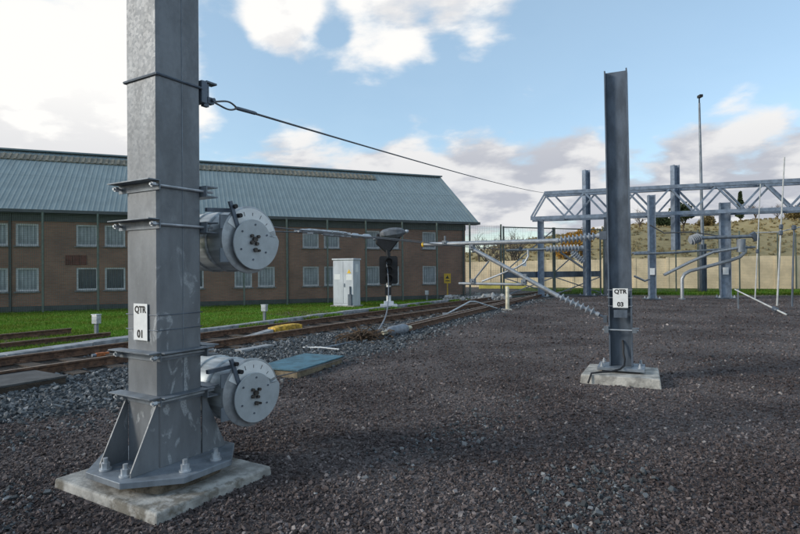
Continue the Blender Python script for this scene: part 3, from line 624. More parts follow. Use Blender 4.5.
# ------------------------------------------------------------------ near box mast with base
s = Vector((-1.81, 4.19, 0))
fnd = MB()
sw, sh_ = SL1[2] / 2, SL1[3] / 2
fnd.add([(-sw, -sh_, -.05), (sw, -sh_, -.05), (sw, sh_, -.05), (-sw, sh_, -.05), (-sw + .01, -sh_ + .01, .065), (sw - .01, -sh_ + .01, .07), (sw - .01, sh_ - .01, .065), (-sw + .01, sh_ - .01, .06)], [(0, 1, 5, 4), (1, 2, 6, 5), (2, 3, 7, 6), (3, 0, 4, 7), (4, 5, 6, 7), (3, 2, 1, 0)])
def stained():
    m = mat('stained_concrete', (.37, .36, .335), .92, 0, .40, 6, .25, 45, detail=8); t = m.node_tree; b = t.nodes['Principled BSDF']; mx = t.nodes[m['mix']]; tcn = N(t, 'ShaderNodeTexCoord')
    n = N(t, 'ShaderNodeTexNoise', i_Scale=5, i_Detail=6, i_Roughness=.65); L(t, tcn.outputs['Object'], n.inputs['Vector'])
    m2 = N(t, 'ShaderNodeMix', data_type='RGBA'); L(t, maprange(t, n.outputs['Fac'], .50, .62, 0, .75), m2.inputs[0]); L(t, mx.outputs[2], m2.inputs[6]); m2.inputs[7].default_value = (.10, .085, .06, 1); L(t, m2.outputs[2], b.inputs['Base Color']); return m
M['stained'] = stained()
o = fnd.build('concrete_foundation', M['stained'], bevel=.015); o.location = s; o.rotation_euler.z = TRK; tag(o, 'weathered square concrete pad under the near box mast', 'foundation', 'mast foundations')
mt = thing('box_mast', 'big near galvanised box mast plated QTR 01 on octagonal base', 'mast', tuple(s), TRK)
HW = .19; ZB = .185
sh = MB(); c_ = .018
oct_ = [(-HW + c_, -HW), (HW - c_, -HW), (HW, -HW + c_), (HW, HW - c_), (HW - c_, HW), (-HW + c_, HW), (-HW, HW - c_), (-HW, -HW + c_)]
sh.prism(oct_, (0, 0, ZB), (1, 0, 0), (0, 1, 0), (0, 0, 6.0)); sh.build('shaft', M['scuffed'], mt)
MB().tube([(HW + .001, .02, ZB + .47), (HW + .001, .02, 6.1)], .0035, 5).build('weld_seam', M['galv'], mt)
P, C_ = .495, .29
MB().prism([(-P + C_, -P), (P - C_, -P), (P, -P + C_), (P, P - C_), (P - C_, P), (-P + C_, P), (-P, P - C_), (-P, -P + C_)], (0, 0, ZB - .045), (1, 0, 0), (0, 1, 0), (0, 0, .044)).build('base_plate', M['galv'], mt, bevel=.004)
MB().prism([(-.36, -.30), (-.1, -.38), (.16, -.36), (.34, -.30), (.40, -.05), (.37, .2), (.25, .36), (-.27, .33), (-.40, 0)], (0, 0, .055), (1, 0, 0), (0, 1, 0), (0, 0, .07)).build('grout', mat('mortar_packing', (.15, .125, .095), .95, 0, .5, 14, .8, 40), mt)
for sx in (-1, 1):
    for sy in (-1, 1):
        MB().prism([(0, 0), (.215, 0), (.215, .03), (.015, .46), (0, .46)], (sx * (HW - .003) + (-.009 if sx > 0 else -.003), sy * (HW + .0005), ZB + .0005), (0, sy, 0), (0, 0, 1), (.012, 0, 0)).build('gusset', M['scuffed'], mt)
def bolt(parent, x, y, z, sc_=1):
    b = MB().cyl((x, y, z), (x, y, z + .012 * sc_), .042 * sc_, 16).cyl((x, y, z + .012 * sc_), (x, y, z + .052 * sc_), .030 * sc_, 6).cyl((x, y, z + .052 * sc_), (x, y, z + .085 * sc_), .017 * sc_, 10).build('anchor_bolt', M['galv_light'], parent, smooth=40)
for x, y in ((-.12, -.40), (.12, -.40), (.40, -.13), (.40, .14), (-.40, -.13), (-.40, .14), (-.12, .40), (.12, .40)): bolt(mt, x, y, ZB)
def clamp(z, arm=True, plate=False):
    # channel across the track-facing side, rods down both flanks, packing behind
    y = -HW
    ch = MB().box((-.02, y - .050, z + .035), (.50, .10, .008)).box((-.02, y - .006, z), (.50, .008, .062))
    b = ch.build('clamp_channel', M['galv'], mt)
    for x in (-.235, HW + .022):
        MB().cyl((x, y - .075, z), (x, HW + .09, z), .010, 8).cyl((x, y - .062, z), (x, y - .035, z), .020, 6).build('tie_rod', M['galv_light'], b, smooth=40)
    if plate: MB().box((HW + .045, .02, z + .032), (.085, .44, .008)).box((HW + .006, .02, z), (.008, .44, .06)).build('flank_angle', M['galv'], b)
    MB().box((.0, HW + .006, z), (.50, .010, .085)).box((.0, HW + .062, z + .038), (.50, .10, .010)).box((.0, HW + .062, z - .038), (.50, .10, .010)).build('rear_channel', M['galv'], b)
    return b
for z, pl in ((2.225, False), (1.945, False), (.985, True), (.665, True)): clamp(z, True, pl)
st = MB(); zt = 3.035
q = HW + .008
st.tube([(-q, -q, zt), (q, -q, zt), (q, q, zt), (-q, q, zt), (-q, -q, zt)], .010, 6); st.build('top_strap', M['galv_dark'], mt)
MB().box((.15, HW + .030, zt - .02), (.10, .050, .17)).box((.15, HW + .075, zt - .02), (.035, .05, .20)).box((.15, HW + .115, zt + .075), (.07, .10, .014)).box((.15, HW + .115, zt - .065), (.05, .06, .05)).cyl((.10, HW + .125, zt - .06), (.20, HW + .125, zt - .06), .016, 8).build('wire_anchor', M['galv_dark'], mt)
for z, r__ in ((1.285, .0035), (1.175, .0035)):
    q = HW + .003; MB().tube([(-q, -q, z), (q, -q, z), (q, q, z), (-q, q, z), (-q, -q, z)], r__, 5).build('label_strap', M['galv_dark'], mt)
pl = MB().box((.0, -HW - .012, 1.232), (.165, .004, .27)).build('number_plate', M['white'], mt, bevel=.0015)
text('lettering', 'QTR', .066, M['black'], pl, (.0, -HW - .0142, 1.322), (R(90), 0, 0)); text('lettering', '01', .076, M['black'], pl, (.0, -HW - .0142, 1.142), (R(90), 0, 0))

# ------------------------------------------------------------------ spring tensioners on the mast
def tensioner(z, label, tilt):
    t = thing('spring_tensioner', label, 'tensioner', tuple(s + Vector((0, 0, z))), TRK - R(5), 'drum tensioners on the near mast')
    cy = .60                                         # axis offset behind the mast, axis along local x
    Rd = .266
    MB().lathe((-.40, cy, 0), (.245, cy, 0), [(0, .16), (.02, Rd - .03), (.06, Rd - .012), (.30, Rd - .012), (.31, Rd), (.34, Rd), (.35, Rd - .012), (.62, Rd - .012), (.63, Rd), (.66, Rd), (.67, Rd - .012), (.97, Rd - .012), (1, Rd - .02)], 48).build('drum', M['drum'], t, smooth=35)
    MB().lathe((.245, cy, 0), (.272, cy, 0), [(0, Rd - .04), (.02, Rd + .012), (.9, Rd + .012), (1, Rd)], 56).build('rear_flange', M['alu'], t, smooth=35)
    # white scale arc on the flange
    arc = []; 
    for k in range(19): a = R(20 + 130 * k / 18); arc.append((math.cos(a) * (Rd - .005), math.sin(a) * (Rd - .005)))
    for k in range(19): a = R(150 - 130 * k / 18); arc.append((math.cos(a) * .13, math.sin(a) * .13))
    sp = MB().prism(arc, (.2725, cy, 0), (0, 1, 0), (0, 0, 1), (.004, 0, 0)).build('scale_plate', M['white'], t)
    for k in range(5):
        a = R(40 + 90 * k / 4); MB().bar((.2778, cy + math.cos(a) * .20, math.sin(a) * .20), (.2778, cy + math.cos(a) * (.235 if k % 2 else .225), math.sin(a) * (.235 if k % 2 else .225)), .004, .002, (1, 0, 0)).build('scale_mark', M['black'], sp)
    # spiral cam plate
    ol = []; n = 64; off_a = 15 + tilt
    for k in range(n + 1):
        f = k / n; a = R(off_a) - 2 * math.pi * f
        r_ = .270 - .098 * f ** .65
        if f < .03: r_ *= .90 + 3.3 * f
        ol.append((math.cos(a) * r_, math.sin(a) * r_))
    ol.append((math.cos(R(off_a + 4)) * .15, math.sin(R(off_a + 4)) * .15))
    cp = MB().prism(ol, (.305, cy + .005, -.020), (0, 1, 0), (0, 0, 1), (.014, 0, 0)).build('cam_plate', M['disc'], t, bevel=.002)
    MB().cyl((.27, cy, 0), (.306, cy, 0), .12, 24).build('hub_spacer', M['galv_dark'], t, smooth=40)
    for k in range(6): a = R(25 + 60 * k); rr = .145; MB().cyl((.319, cy + rr * math.cos(a), -.02 + rr * math.sin(a)), (.325, cy + rr * math.cos(a), -.02 + rr * math.sin(a)), .008, 8).build('rivet', M['galv_dark'], cp)
    nb = MB()
    for (a, b, r_) in ((0, 0, .026), (.035, .025, .016), (-.03, .03, .016), (.02, -.035, .016), (-.03, -.025, .018), (.005, -.085, .02), (.04, -.09, .012)): nb.cyl((.318, cy + a, b), (.342, cy + a, b), r_ * .9, 6)
    nb.build('hub_bolts', M['hubbolt'], cp)
    # support arms back to the mast
    for x in (-.43,):
        MB().bar((x, HW + .10, .12), (x, cy - .02, .10), .05, .06).bar((x, HW + .10, -.13), (x, cy - .02, -.05), .05, .06).build('support_arm', M['galv_dark'], t)
    for zq in (.135, -.13): MB().box((.262, HW + .20, zq), (.012, .16, .11)).build('side_bracket', M['galv'], t)
    MB().bar((.285, HW + .20, .30), (.285, cy - .12, .05), .03, .022, (1, 0, 0)).build('stop_lever', M['galv_dark'], t)
    MB().cyl((.25, HW + .235, .26), (.32, HW + .235, .26), .018, 8).cyl((.25, HW + .28, .19), (.32, HW + .28, .19), .018, 8).build('pin', M['black'], t)
    MB().bar((.23, HW + .02, .22), (.23, cy - .05, .24), .03, .03).build('latch_bar', M['galv_dark'], t)
    return t
ten1 = tensioner(1.86, 'upper round drum tensioner with spiral disc, high on the near mast', 0)
ten2 = tensioner(.60, 'lower round drum tensioner with spiral disc, near the base of the mast', 8)

# ------------------------------------------------------------------ wires from the near mast
LM = Matrix.Translation(s) @ Matrix.Rotation(TRK, 4, 'Z')
def sag(p0, p1, drop, n=24): return [p0.lerp(p1, i / n) - Vector((0, 0, drop * 4 * (i / n) * (1 - i / n))) for i in range(n + 1)]
gz_top = 5.8
a0 = LM @ Vector((.15, HW + .13, zt - .06)); a1 = A(546, 193, 30.0)
stay = thing('stay_wire', 'long dark steel stay cable from the near mast to the gantry end', 'cable', tuple(a0))
dv = (a1 - a0).normalized(); pe = a0 + dv * .34
ww = MB().tube([q - a0 for q in sag(pe, a1, .10)], .011, 6); ww.build('cable', M['wire'], stay)
up = Vector((0, 0, 1)); lp_ = []
for k in range(15): f = k / 14; lp_.append(dv * (.34 * f) + up * .035 * math.sin(math.pi * f ** 1.6))
lq_ = [dv * (.34 * k / 14) - up * .03 * math.sin(math.pi * (k / 14) ** 1.6) for k in range(15)]
MB().tube(lp_, .008, 6).tube(lq_, .008, 6).build('end_loop', M['wire'], stay)
MB().lathe(dv * .32, dv * .62, [(0, .012), (.1, .017), (.9, .017), (1, .012)], 8).build('ferrule', M['galv_dark'], stay, smooth=50)

b0 = LM @ Vector((.30, .60 + .13, 1.83 + .115)); b1 = A(429, 242.5, 9.25)
cw = thing('contact_wire', 'thin wire from the upper drum to the near bracket arm tip', 'wire', tuple(b0))
path = [q - b0 for q in sag(b0, b1, -.02, 20)]
MB().tube(path, .0065, 6).build('wire', M['wire'], cw)
def onw(px): 
    best = min(range(400), key=lambda i: abs(400 + FPX * (b0.lerp(b1, i / 399).x / b0.lerp(b1, i / 399).y) - px)); return b0.lerp(b1, best / 399) - b0 + Vector((0, 0, .02))
f0_, f1_ = onw(297), onw(372); fd = (f1_ - f0_)
lat_ = fd.cross(up).normalized()
tb = MB()
for k in (-1, 1): tb.tube([f0_ + lat_ * .018 * k, f0_ + fd * .10 + lat_ * .035 * k + up * .02, f0_ + fd * .55 + lat_ * .035 * k + up * .02, f0_ + fd * .62 + lat_ * .015 * k], .012, 6)
tb.lathe(f0_ + fd * .28, f0_ + fd * .60, [(0, .018), (.1, .030), (.9, .030), (1, .018)], 10)
for q in (.12, .36, .50, .60): tb.box(f0_ + fd * q, (.09, .05, .05))
tb.lathe(f0_ + fd * .66, f0_ + fd * .98, [(0, .012), (.1, .028), (.3, .028), (.35, .018), (.6, .018), (.65, .03), (.9, .03), (1, .012)], 10)
tb.build('tension_fitting', M['galv_light'], cw, smooth=40)
c0 = LM @ Vector((.30, .60 + .10, .575 + .10)); c1 = G(392, 333, .10)
lw = thing('contact_wire', 'thin wire from the lower drum down to the grey bundle', 'wire', tuple(c0)); MB().tube([q - c0 for q in sag(c0, c1, .12, 20)], .0055, 6).build('wire', M['wire'], lw)
# droopy second wire past the building
d0 = LM @ Vector((.30, .60, 1.99)); d1 = A(612, 246, 28)
sw_ = thing('catenary_wire', 'thin sagging wire passing before the brick wall to the far mast', 'wire', tuple(d0)); MB().tube([q - d0 for q in sag(d0, d1, .25, 30)], .007, 5).build('wire', M['wire'], sw_)

# ------------------------------------------------------------------ channel mast QTR 03
def insulator(mb, p0, p1, core, shed, n, nn=14):
    pr = [(0, core * 1.5), (.06, core * 1.5), (.07, core)]
    for k in range(n):
        c = .10 + .82 * (k + .5) / n; h_ = .30 / n
        pr += [(c - h_, core), (c - .05 / n, shed), (c + .05 / n, shed), (c + h_ * .5, core)]
    pr += [(.93, core), (.94, core * 1.5), (1, core * 1.5)]
    mb.lathe(p0, p1, pr, nn)
c2 = SL2[0]; RZ2 = SL2[1]
f2 = MB(); 
f2.add([(-.52, -.50, -.05), (.52, -.50, -.05), (.50, .48, -.05), (-.50, .48, -.05), (-.50, -.48, .125), (.50, -.48, .13), (.48, .46, .125), (-.48, .46, .125)], [(0, 1, 5, 4), (1, 2, 6, 5), (2, 3, 7, 6), (3, 0, 4, 7), (4, 5, 6, 7), (3, 2, 1, 0)])
o = f2.build('concrete_foundation', M['conc'], bevel=.015); o.location = c2; o.rotation_euler.z = RZ2; tag(o, 'pale concrete block under the channel mast plated QTR 03', 'foundation', 'mast foundations')
m2 = thing('channel_mast', 'tall dark steel channel mast plated QTR 03, open-topped, right of centre', 'mast', tuple(c2), RZ2)
ISEC = lambda hw, fl, tf, tw: [(-hw, -fl), (-hw + tf, -fl), (-hw + tf, -tw), (hw - tf, -tw), (hw - tf, -fl), (hw, -fl), (hw, fl), (hw - tf, fl), (hw - tf, tw), (-hw + tf, tw), (-hw + tf, fl), (-hw, fl)]
Z2 = .20
lean = Vector((-.010, .02, 1)) * (4.48 - Z2)
MB().prism(ISEC(.155, .125, .018, .010), (0, .05, Z2), (1, 0, 0), (0, 1, 0), lean).build('shaft', M['galv_dark'], m2)
MB().box((0, .02, Z2 - .022), (.62, .50, .042)).build('base_plate', M['galv'], m2, bevel=.005)
MB().box((0, .02, Z2 - .058), (.50, .42, .03)).build('packing', M['black'], m2)
for x in (-.25, .25):
    for y in (-.17, .21): bolt(m2, x, y, Z2, .75)
for z in (.72,):
    lx = -.010 * (z - Z2); cm_ = MB().box((lx - .185, -.085, z), (.06, .06, .09)).build('clamp', M['galv'], m2); MB().box((lx + .185, -.085, z), (.06, .06, .07)).build('clamp', M['galv'], m2)
    MB().cyl((lx - .24, -.090, z), (lx + .24, -.090, z), .010, 8).cyl((lx - .24, .19, z), (lx + .24, .19, z), .010, 8).build('tie_rod', M['galv_light'], cm_)
for z in (1.29, 1.06, 1.18):
    lx = -.010 * (z - Z2); MB().tube([(lx - .16, -.079, z), (lx + .16, -.079, z), (lx + .16, .18, z), (lx - .16, .18, z), (lx - .16, -.079, z)], .004, 4).build('label_strap', M['galv_light'], m2)
zc = 1.175; lx = -.010 * (zc - Z2)
p3 = MB().box((lx + .01, -.086, zc), (.20, .004, .275)).build('number_plate', M['white'], m2)
text('lettering', 'QTR', .080, M['black'], p3, (lx + .01, -.0885, zc + .090), (R(90), 0, 0)); text('lettering', '03', .085, M['black'], p3, (lx + .01, -.0885, zc - .092), (R(90), 0, 0))
MB().box((lx + .01, -.084, .95), (.18, .004, .11)).build('blank_plate', M['galv_dark'], m2)
cab = MB().tube([(.02, .035, .56), (.03, .0, .50), (.03, -.03, .38), (.05, -.06, .30), (.05, -.20, .235), (.0, -.30, .20), (-.12, -.36, .165), (-.25, -.42, .16), (-.36, -.49, .15), (-.40, -.55, .02)], .013, 8).build('earth_cable', M['black'], m2, smooth=60)

# bracket arm on that mast, reaching out over the track
e1 = Vector((-.88, .47, 0)).normalized()
mast2 = c2 + e1 * .16 + Vector((-.03, .02, 0))
ca = thing('cantilever_arm', 'near tubular bracket arm with ribbed insulators fixed to the channel mast', 'bracket arm', (mast2.x, mast2.y, 0), math.atan2(e1.y, e1.x))
# local x runs out along the arm, z up
def plx(px, py):                           # photo pixel -> local (x, z) in the arm's vertical plane
    d = ray(px, py); nrm = Vector((-e1.y, e1.x, 0)); k = (mast2 - CAM).dot(nrm) / d.dot(nrm); q = CAM + d * k; return Vector(((q - Vector((mast2.x, mast2.y, 0))).dot(e1), 0, q.z))
top_m, top_i, top_e = Vector((.0, 0, 2.07)), plx(556, 240.8), plx(424, 244.5)
i0 = Vector((.08, 0, 2.08))
iv = MB(); insulator(iv, i0, top_i, .026, .060, 9); iv.build('insulator', M['insul'], ca, smooth=50)
MB().cyl(top_i, top_e, .036, 14).build('top_tube', M['alu'], ca, smooth=40); MB().lathe(top_e, top_e + (top_e - top_i).normalized() * .03, [(0, .044), (1, .044)], 14).build('end_cap', M['signyellow'], ca)
dg_t, dg_i, dg_m = plx(472, 248.5), plx(556, 295), plx(607, 318.5)
MB().cyl(dg_t, dg_i, .033, 14).build('diagonal_tube', M['alu'], ca, smooth=40)
iv = MB(); insulator(iv, dg_m + (dg_i - dg_m) * .15, dg_i, .022, .062, 7); iv.build('insulator', M['insul'], ca, smooth=50)
MB().cyl(dg_m, dg_m + (dg_i - dg_m) * .18, .018, 8).box((.015, 0, dg_m.z - .01), (.05, .07, .10)).build('mast_fitting', M['galv_dark'], ca); MB().box((.03, 0, 2.08), (.10, .09, .12)).build('mast_fitting', M['galv_dark'], ca)
rg0, rg1 = plx(459, 283.5), plx(524, 284.5)
MB().cyl(rg0, rg1, .023, 12).build('registration_tube', M['alu'], ca, smooth=40)
MB().cyl(plx(489, 261), plx(473, 281), .014, 8).build('strut', M['galv'], ca, smooth=40)
h0 = [plx(*q) for q in ((481, 281.5), (500, 274), (516, 267.5), (524, 262.5), (527.5, 256), (527, 249.5))]
MB().tube([q + Vector((0, -.05, 0)) for q in h0], .015, 8).build('steady_arm', M['galv_light'], ca, smooth=60)
cl = MB()
for q in (plx(473, 281), plx(524, 282), plx(472, 247), plx(445, 243)): cl.box(q, (.07, .10, .075)).cyl(q + Vector((0, -.07, 0)), q + Vector((0, .07, 0)), .012, 8)
cl.cyl(plx(445, 243), plx(445, 236), .018, 8).cyl(plx(472, 248), plx(474, 252), .03, 8)
cl.box(plx(525, 279), (.05, .06, .16)).build('clip', M['galv'], ca)

# ------------------------------------------------------------------ far masts, gantry and hardware
def column(name, label, px, dist, top_py, hw=.16, fl=.15, rz=TRK + .5, base=True, plate=None, m='galv', cat='mast', bottom=None, group='steel masts around the gantry'):
    q = A(px, 270, dist); zt_ = A(px, top_py, dist).z; z0 = 0 if bottom is None else A(px, bottom, dist).z
    t = thing(name, label, cat, (q.x, q.y, z0), rz, group)
    MB().prism(ISEC(hw, fl, .024, .012), (0, 0, .06 if base else 0), (1, 0, 0), (0, 1, 0), (0, 0, zt_ - z0 - .06)).build('shaft', M[m], t)
    if base:
        MB().box((0, 0, .045), (.75, .7, .05)).build('base_plate', M['galv_dark'], t)
        for x in (-.28, .28):
            for y in (-.26, .26): bolt(t, x, y, .07, 1.2)
    if plate is not None:
        zp = A(px, plate, dist).z; MB().box((-.03, -fl - .01, zp), (.24, .012, .34)).build('number_plate', M['white'], t)
    return t
gA, gB = A(545, 270, 30.2), A(800, 270, 26.4); gd = (gB - gA); gd.z = 0; gd.normalize(); gn = Vector((-gd.y, gd.x, 0))
gan = thing('gantry', 'long blue-grey lattice gantry beam carried on steel legs over the yard', 'gantry', (gA.x, gA.y, 0), math.atan2(gd.y, gd.x))
GL, ZT, ZL, GWD = 21.0, 5.80, 4.42, 1.10
for y in (0, GWD):
    MB().bar((0, y, ZT), (GL, y, ZT), .16, .18).build('top_chord', M['blue_steel'], gan); MB().bar((-.75, y, ZL), (GL, y, ZL), .16, .19).build('bottom_chord', M['blue_steel'], gan)
    MB().bar((-.72, y, ZL + .08), (.0, y, ZT - .07), .09, .10, (0, 1, 0)).build('end_brace', M['blue_steel'], gan)
    p_, k = (0.0, 0) if y == 0 else (.55, 0)
    while p_ < GL - 1.1:
        a = (p_, y, ZT - .07) if k % 2 == 0 else (p_, y, ZL + .08); b = (p_ + 1.05, y, ZL + .08) if k % 2 == 0 else (p_ + 1.05, y, ZT - .07)
        MB().bar(a, b, .09, .115, (0, 1, 0)).build('brace', M['blue_steel'], gan); p_ += 1.05; k += 1
k = 0
for i in range(11):
    x = i * 2.1; MB().bar((x, .07, ZT), (x, GWD - .07, ZT), .07, .07).build('cross_tie', M['blue_steel'], gan); MB().bar((x + 1.05, .07, ZL), (x + 1.05, GWD - .07, ZL), .07, .07).build('cross_tie', M['blue_steel'], gan)
    if i < 10: MB().bar((x, .07, ZT + .01), (x + 2.1, GWD - .07, ZT + .01), .05, .05).build('cross_tie', M['blue_steel'], gan)
for x, nm in ((-.25, 0), (8.9, 1)):
    hw_ = .17 if nm == 0 else .24
    lg = MB().prism(ISEC(hw_, .16, .03, .014), (x, GWD / 2, .06), (1, 0, 0), (0, 1, 0), (0, 0, ZL + (.5 if nm else -.08) - .06)).build('leg', M['blue_steel'], gan)
    MB().box((x, GWD / 2, .04), (.85, .8, .05)).build('base_plate', M['galv_dark'], lg)
    for bx in (-.33, .33):
        for by in (-.3, .3): bolt(lg, x + bx, GWD / 2 + by, .065, 1.5)
    if nm: MB().box((x - .02, GWD / 2 - .17, 1.42), (.26, .012, .36)).build('number_plate', M['white'], lg)
column('steel_mast', 'grey steel mast rising above the gantry beam, left of the channel mast', 587, 31.5, 170, rz=TRK + .9, m='blue_steel', hw=.17)
column('steel_mast', 'dark steel mast half hidden just left behind the channel mast', 608.5, 31.5, 212, rz=TRK + .9, m='galv_dark', base=True)
column('steel_mast', 'blue-grey steel mast with white plate right of the channel mast', 652, 27.6, 195, rz=TRK + .4, plate=271.5, m='blue_steel')
column('hanging_post', 'short grey steel post hung from the gantry beam', 676, 29.0, 164, rz=TRK + .8, base=False, bottom=250, m='blue_steel', hw=.17, cat='post')
# tall pole
q = A(703, 270, 35)
tp = thing('tall_pole', 'very tall slim grey pole with small camera on top', 'pole', (q.x, q.y, 0))
zt2 = A(700, 103, 35).z
MB().prism(ISEC(.17, .15, .03, .02), (0, 0, 0), (1, 0, 0), (0, 1, 0), (0, 0, 3.1)).build('pole_base', M['galv_dark'], tp); MB().lathe((0, 0, 2.4), (-.12, 0, zt2), [(0, .11), (.5, .085), (1, .06)], 10).build('pole_shaft', M['galv'], tp, smooth=50)
MB().box((-.12, 0, zt2 + .22), (.06, .06, .45)).box((-.10, -.06, zt2 + .42), (.20, .34, .16)).build('camera_head', M['black'], tp)

# far bracket arms (left gantry mast and right leg)
def far_arm(name, label, pieces, dist):
    base = A(*pieces[0][1][0], dist); t = thing(name, label, 'bracket arm', tuple(base), 0, 'far bracket arms')
    for nm, pts, r_, m, ins in pieces:
        P_ = [A(*p, dist) - base for p in pts]
        if ins: mb = MB(); insulator(mb, P_[0], P_[-1], r_ * .45, r_, ins, 10); mb.build(nm, M[m], t, smooth=50)
        else: MB().tube(P_, r_, 8).build(nm, M[m], t, smooth=60)
    return t
far_arm('cantilever_arm', 'far bracket arm with ribbed insulators on the mast left of the channel mast', [
    ('insulator', [(583, 248), (546, 249)], .22, 'insul', 9), ('top_tube', [(546, 249), (506, 250.5)], .07, 'alu', 0), ('insulator', [(583, 262), (572, 252)], .20, 'insul', 5),
    ('diagonal_tube', [(583, 268), (560, 252)], .06, 'galv', 0), ('wire_clip', [(520, 250), (521, 247)], .10, 'galv_dark', 0)], 30.6)
far_arm('cantilever_arm', 'far bracket arm with insulators reaching left from the gantry leg', [
    ('top_tube', [(699, 238), (758, 236)], .085, 'galv', 0), ('lower_tube', [(634, 254), (668, 253), (755, 247)], .055, 'galv', 0),
    ('brace_tube', [(664, 275), (690, 262), (713, 252), (738, 248)], .075, 'alu', 0), ('insulator', [(690, 241), (700, 237)], .25, 'insul', 5),
    ('clamp', [(752, 233), (757, 240)], .14, 'galv_dark', 0), ('hanger', [(741, 239), (741, 252)], .20, 'galv', 0)], 27.0)
far_arm('cantilever_arm', 'far bracket arm between the channel mast and the blue-grey mast', [
    ('tube', [(632, 253), (650, 252)], .055, 'galv', 0), ('curved_wire', [(650, 225), (664, 233), (690, 232), (735, 238)], .03, 'wire', 0), ('stay', [(634, 276), (645, 281), (650, 279)], .05, 'galv', 0)], 27.2)
bp_ = [A(*p, 27.5) for p in ((682, 291.5), (682, 279), (684.5, 274), (690, 271), (700, 268.5), (730, 260.5), (740, 257), (745, 252), (746, 246))]; q = Vector((bp_[0].x, bp_[0].y, 0))
bp_[0].z = .02
bpt = thing('bent_pipe', 'pale bent steel pipe rising from the gravel and curving to the right', 'pipe', tuple(q)); MB().tube([x_ - q for x_ in bp_], .085, 10).build('pipe', M['alu'], bpt, smooth=60); MB().cyl((0, 0, 0), (0, 0, .05), .17, 12).build('foot', M['galv'], bpt)

# white test poles at the right edge
def pole(label, top, bot, dist, r_=.035, m='rodwhite', extra=None):
    a, b = A(*bot, dist), A(*top, dist)
    if abs(a.z) < .25: a.z = .0
    t = thing('earthing_pole', label, 'pole', tuple(a), 0, 'white poles at the right edge')
    MB().tube([Vector((0, 0, 0)), (b - a) * .5, b - a], [r_ * 1.15, r_, r_ * .8], 8).build('rod', M[m], t, smooth=60)
    for f in (extra or ()): c = (b - a) * f; MB().lathe(c - (b - a).normalized() * .10, c + (b - a).normalized() * .10, [(0, r_ * 1.6), (.2, r_ * 2.4), (.8, r_ * 2.4), (1, r_ * 1.6)], 8).build('clamp', M['galv_dark'], t)
    return t
pole('taller white rod standing upright at the right edge', (784.5, 157), (777, 303), 22.5, .032, extra=(.49, .53))
pole('shorter thin white rod standing upright under the gantry beam', (760.5, 184), (755, 301), 26.5, .027, extra=(.42,))
pole('dark short rod with knob top at the right edge', (794, 226), (792, 306), 22.0, .035, 'galv_dark', (.98,))
a, b = A(735, 289.5, 21), G(787, 315, .02)
lp2 = thing('earthing_pole', 'white pole slanting low down onto the gravel at the right edge', 'pole', tuple(b), 0, 'white poles at the right edge'); MB().tube([(0, 0, 0), a - b], [.032, .026], 8).build('rod', M['rodwhite'], lp2, smooth=60)
MB().lathe((a - b) * .16, (a - b) * .24, [(0, .05), (.2, .08), (.8, .08), (1, .05)], 8).build('clamp', M['galv_dark'], lp2); MB().tube([(0, 0, 0), (.15, -.2, -.02), (.5, -.5, -.015)], .02, 6).build('tail', M['black'], lp2)
MB().tube([A(738, 288.5, 21) - b, Vector((A(738, 288.5, 21).x, A(738, 288.5, 21).y, 0)) - b], .03, 6).build('prop', M['galv'], lp2)
jl = [A(756, 232.5, 25.5), A(779, 232, 23)]; t = thing('link_wire', 'pale link joining the two white rods at the right edge', 'wire', tuple(jl[0])); MB().tube([(0, 0, 0), jl[1] - jl[0], A(800, 227, 22) - jl[0]], .022, 6).build('link', M['galv_light'], t)

# ------------------------------------------------------------------ lineside things
q = G(347, 306.5)
cbn = thing('equipment_cabinet', 'tall pale grey metal equipment cabinet on the lawn edge', 'cabinet', (q.x, q.y, 0), R(-24))
MB().box((0, 0, 1.06), (1.02, .62, 2.0)).build('body', M['cabinet'], cbn, bevel=.012); MB().box((0, -.01, 2.09), (1.10, .70, .07)).build('top_cap', M['cabinet'], cbn, bevel=.015); MB().box((0, 0, .03), (1.2, .85, .07)).build('plinth', M['conc'], cbn)
for x in (-.255, .255):
    d = MB().box((x, -.318, 1.08), (.495, .018, 1.84)).build('door', M['cabinet'], cbn, bevel=.004)
    if x > 0: MB().box((x - .19, -.335, .95), (.03, .03, .16)).build('handle', M['galv_dark'], d)
    MB().box((x + (.05 if x > 0 else -.04), -.3295, 1.30 if x > 0 else 1.32), (.30, .004, .24)).build('notice', M['white'], d)
MB().prism([(-.10, 0), (.10, 0), (0, .18)], (.30, -.3295, 1.47), (1, 0, 0), (0, 0, 1), (0, -.003, 0)).build('warning_label', M['signyellow'], cbn)
MB().box((.512, .0, 1.70), (.004, .26, .34)).build('notice', M['white'], cbn); MB().box((.36, -.36, .30), (.16, .10, .52)).cyl((.36, -.36, .5), (.36, -.36, .9), .03, 8).build('cable_entry', M['galv_dark'], cbn)

q = A(388.5, 270, 23.0)
sg = thing('railway_signal', 'black railway signal with tilted hooded top unit beside the track', 'signal', (q.x, q.y, 0), R(4))
MB().lathe((0, 0, .0), (0, 0, 1.05), [(0, .10), (1, .09)], 12).build('post', M['white'], sg, smooth=50)
MB().box((0, 0, .08), (.70, .60, .16)).box((0, 0, .22), (.40, .36, .14)).build('base', M['cabinet'], sg, bevel=.01)
MB().box((-.03, -.02, .72), (.26, .28, .34)).box((.03, -.08, 1.05), (.20, .22, .16)).build('junction_box', M['black'], sg, bevel=.01)
rr = []
for (cx, cz, a0_) in ((.30, .50, 0), (-.30, .50, 90), (-.30, -.50, 180), (.30, -.50, 270)):
    for k in range(5): a = R(a0_ + 22.5 * k); rr.append((cx + .09 * math.cos(a), cz + .09 * math.sin(a)))
bb = MB().prism(rr, (0, -.02, 1.60), (1, 0, 0), (0, 0, 1), (0, .035, 0)).build('backboard', M['black'], sg)
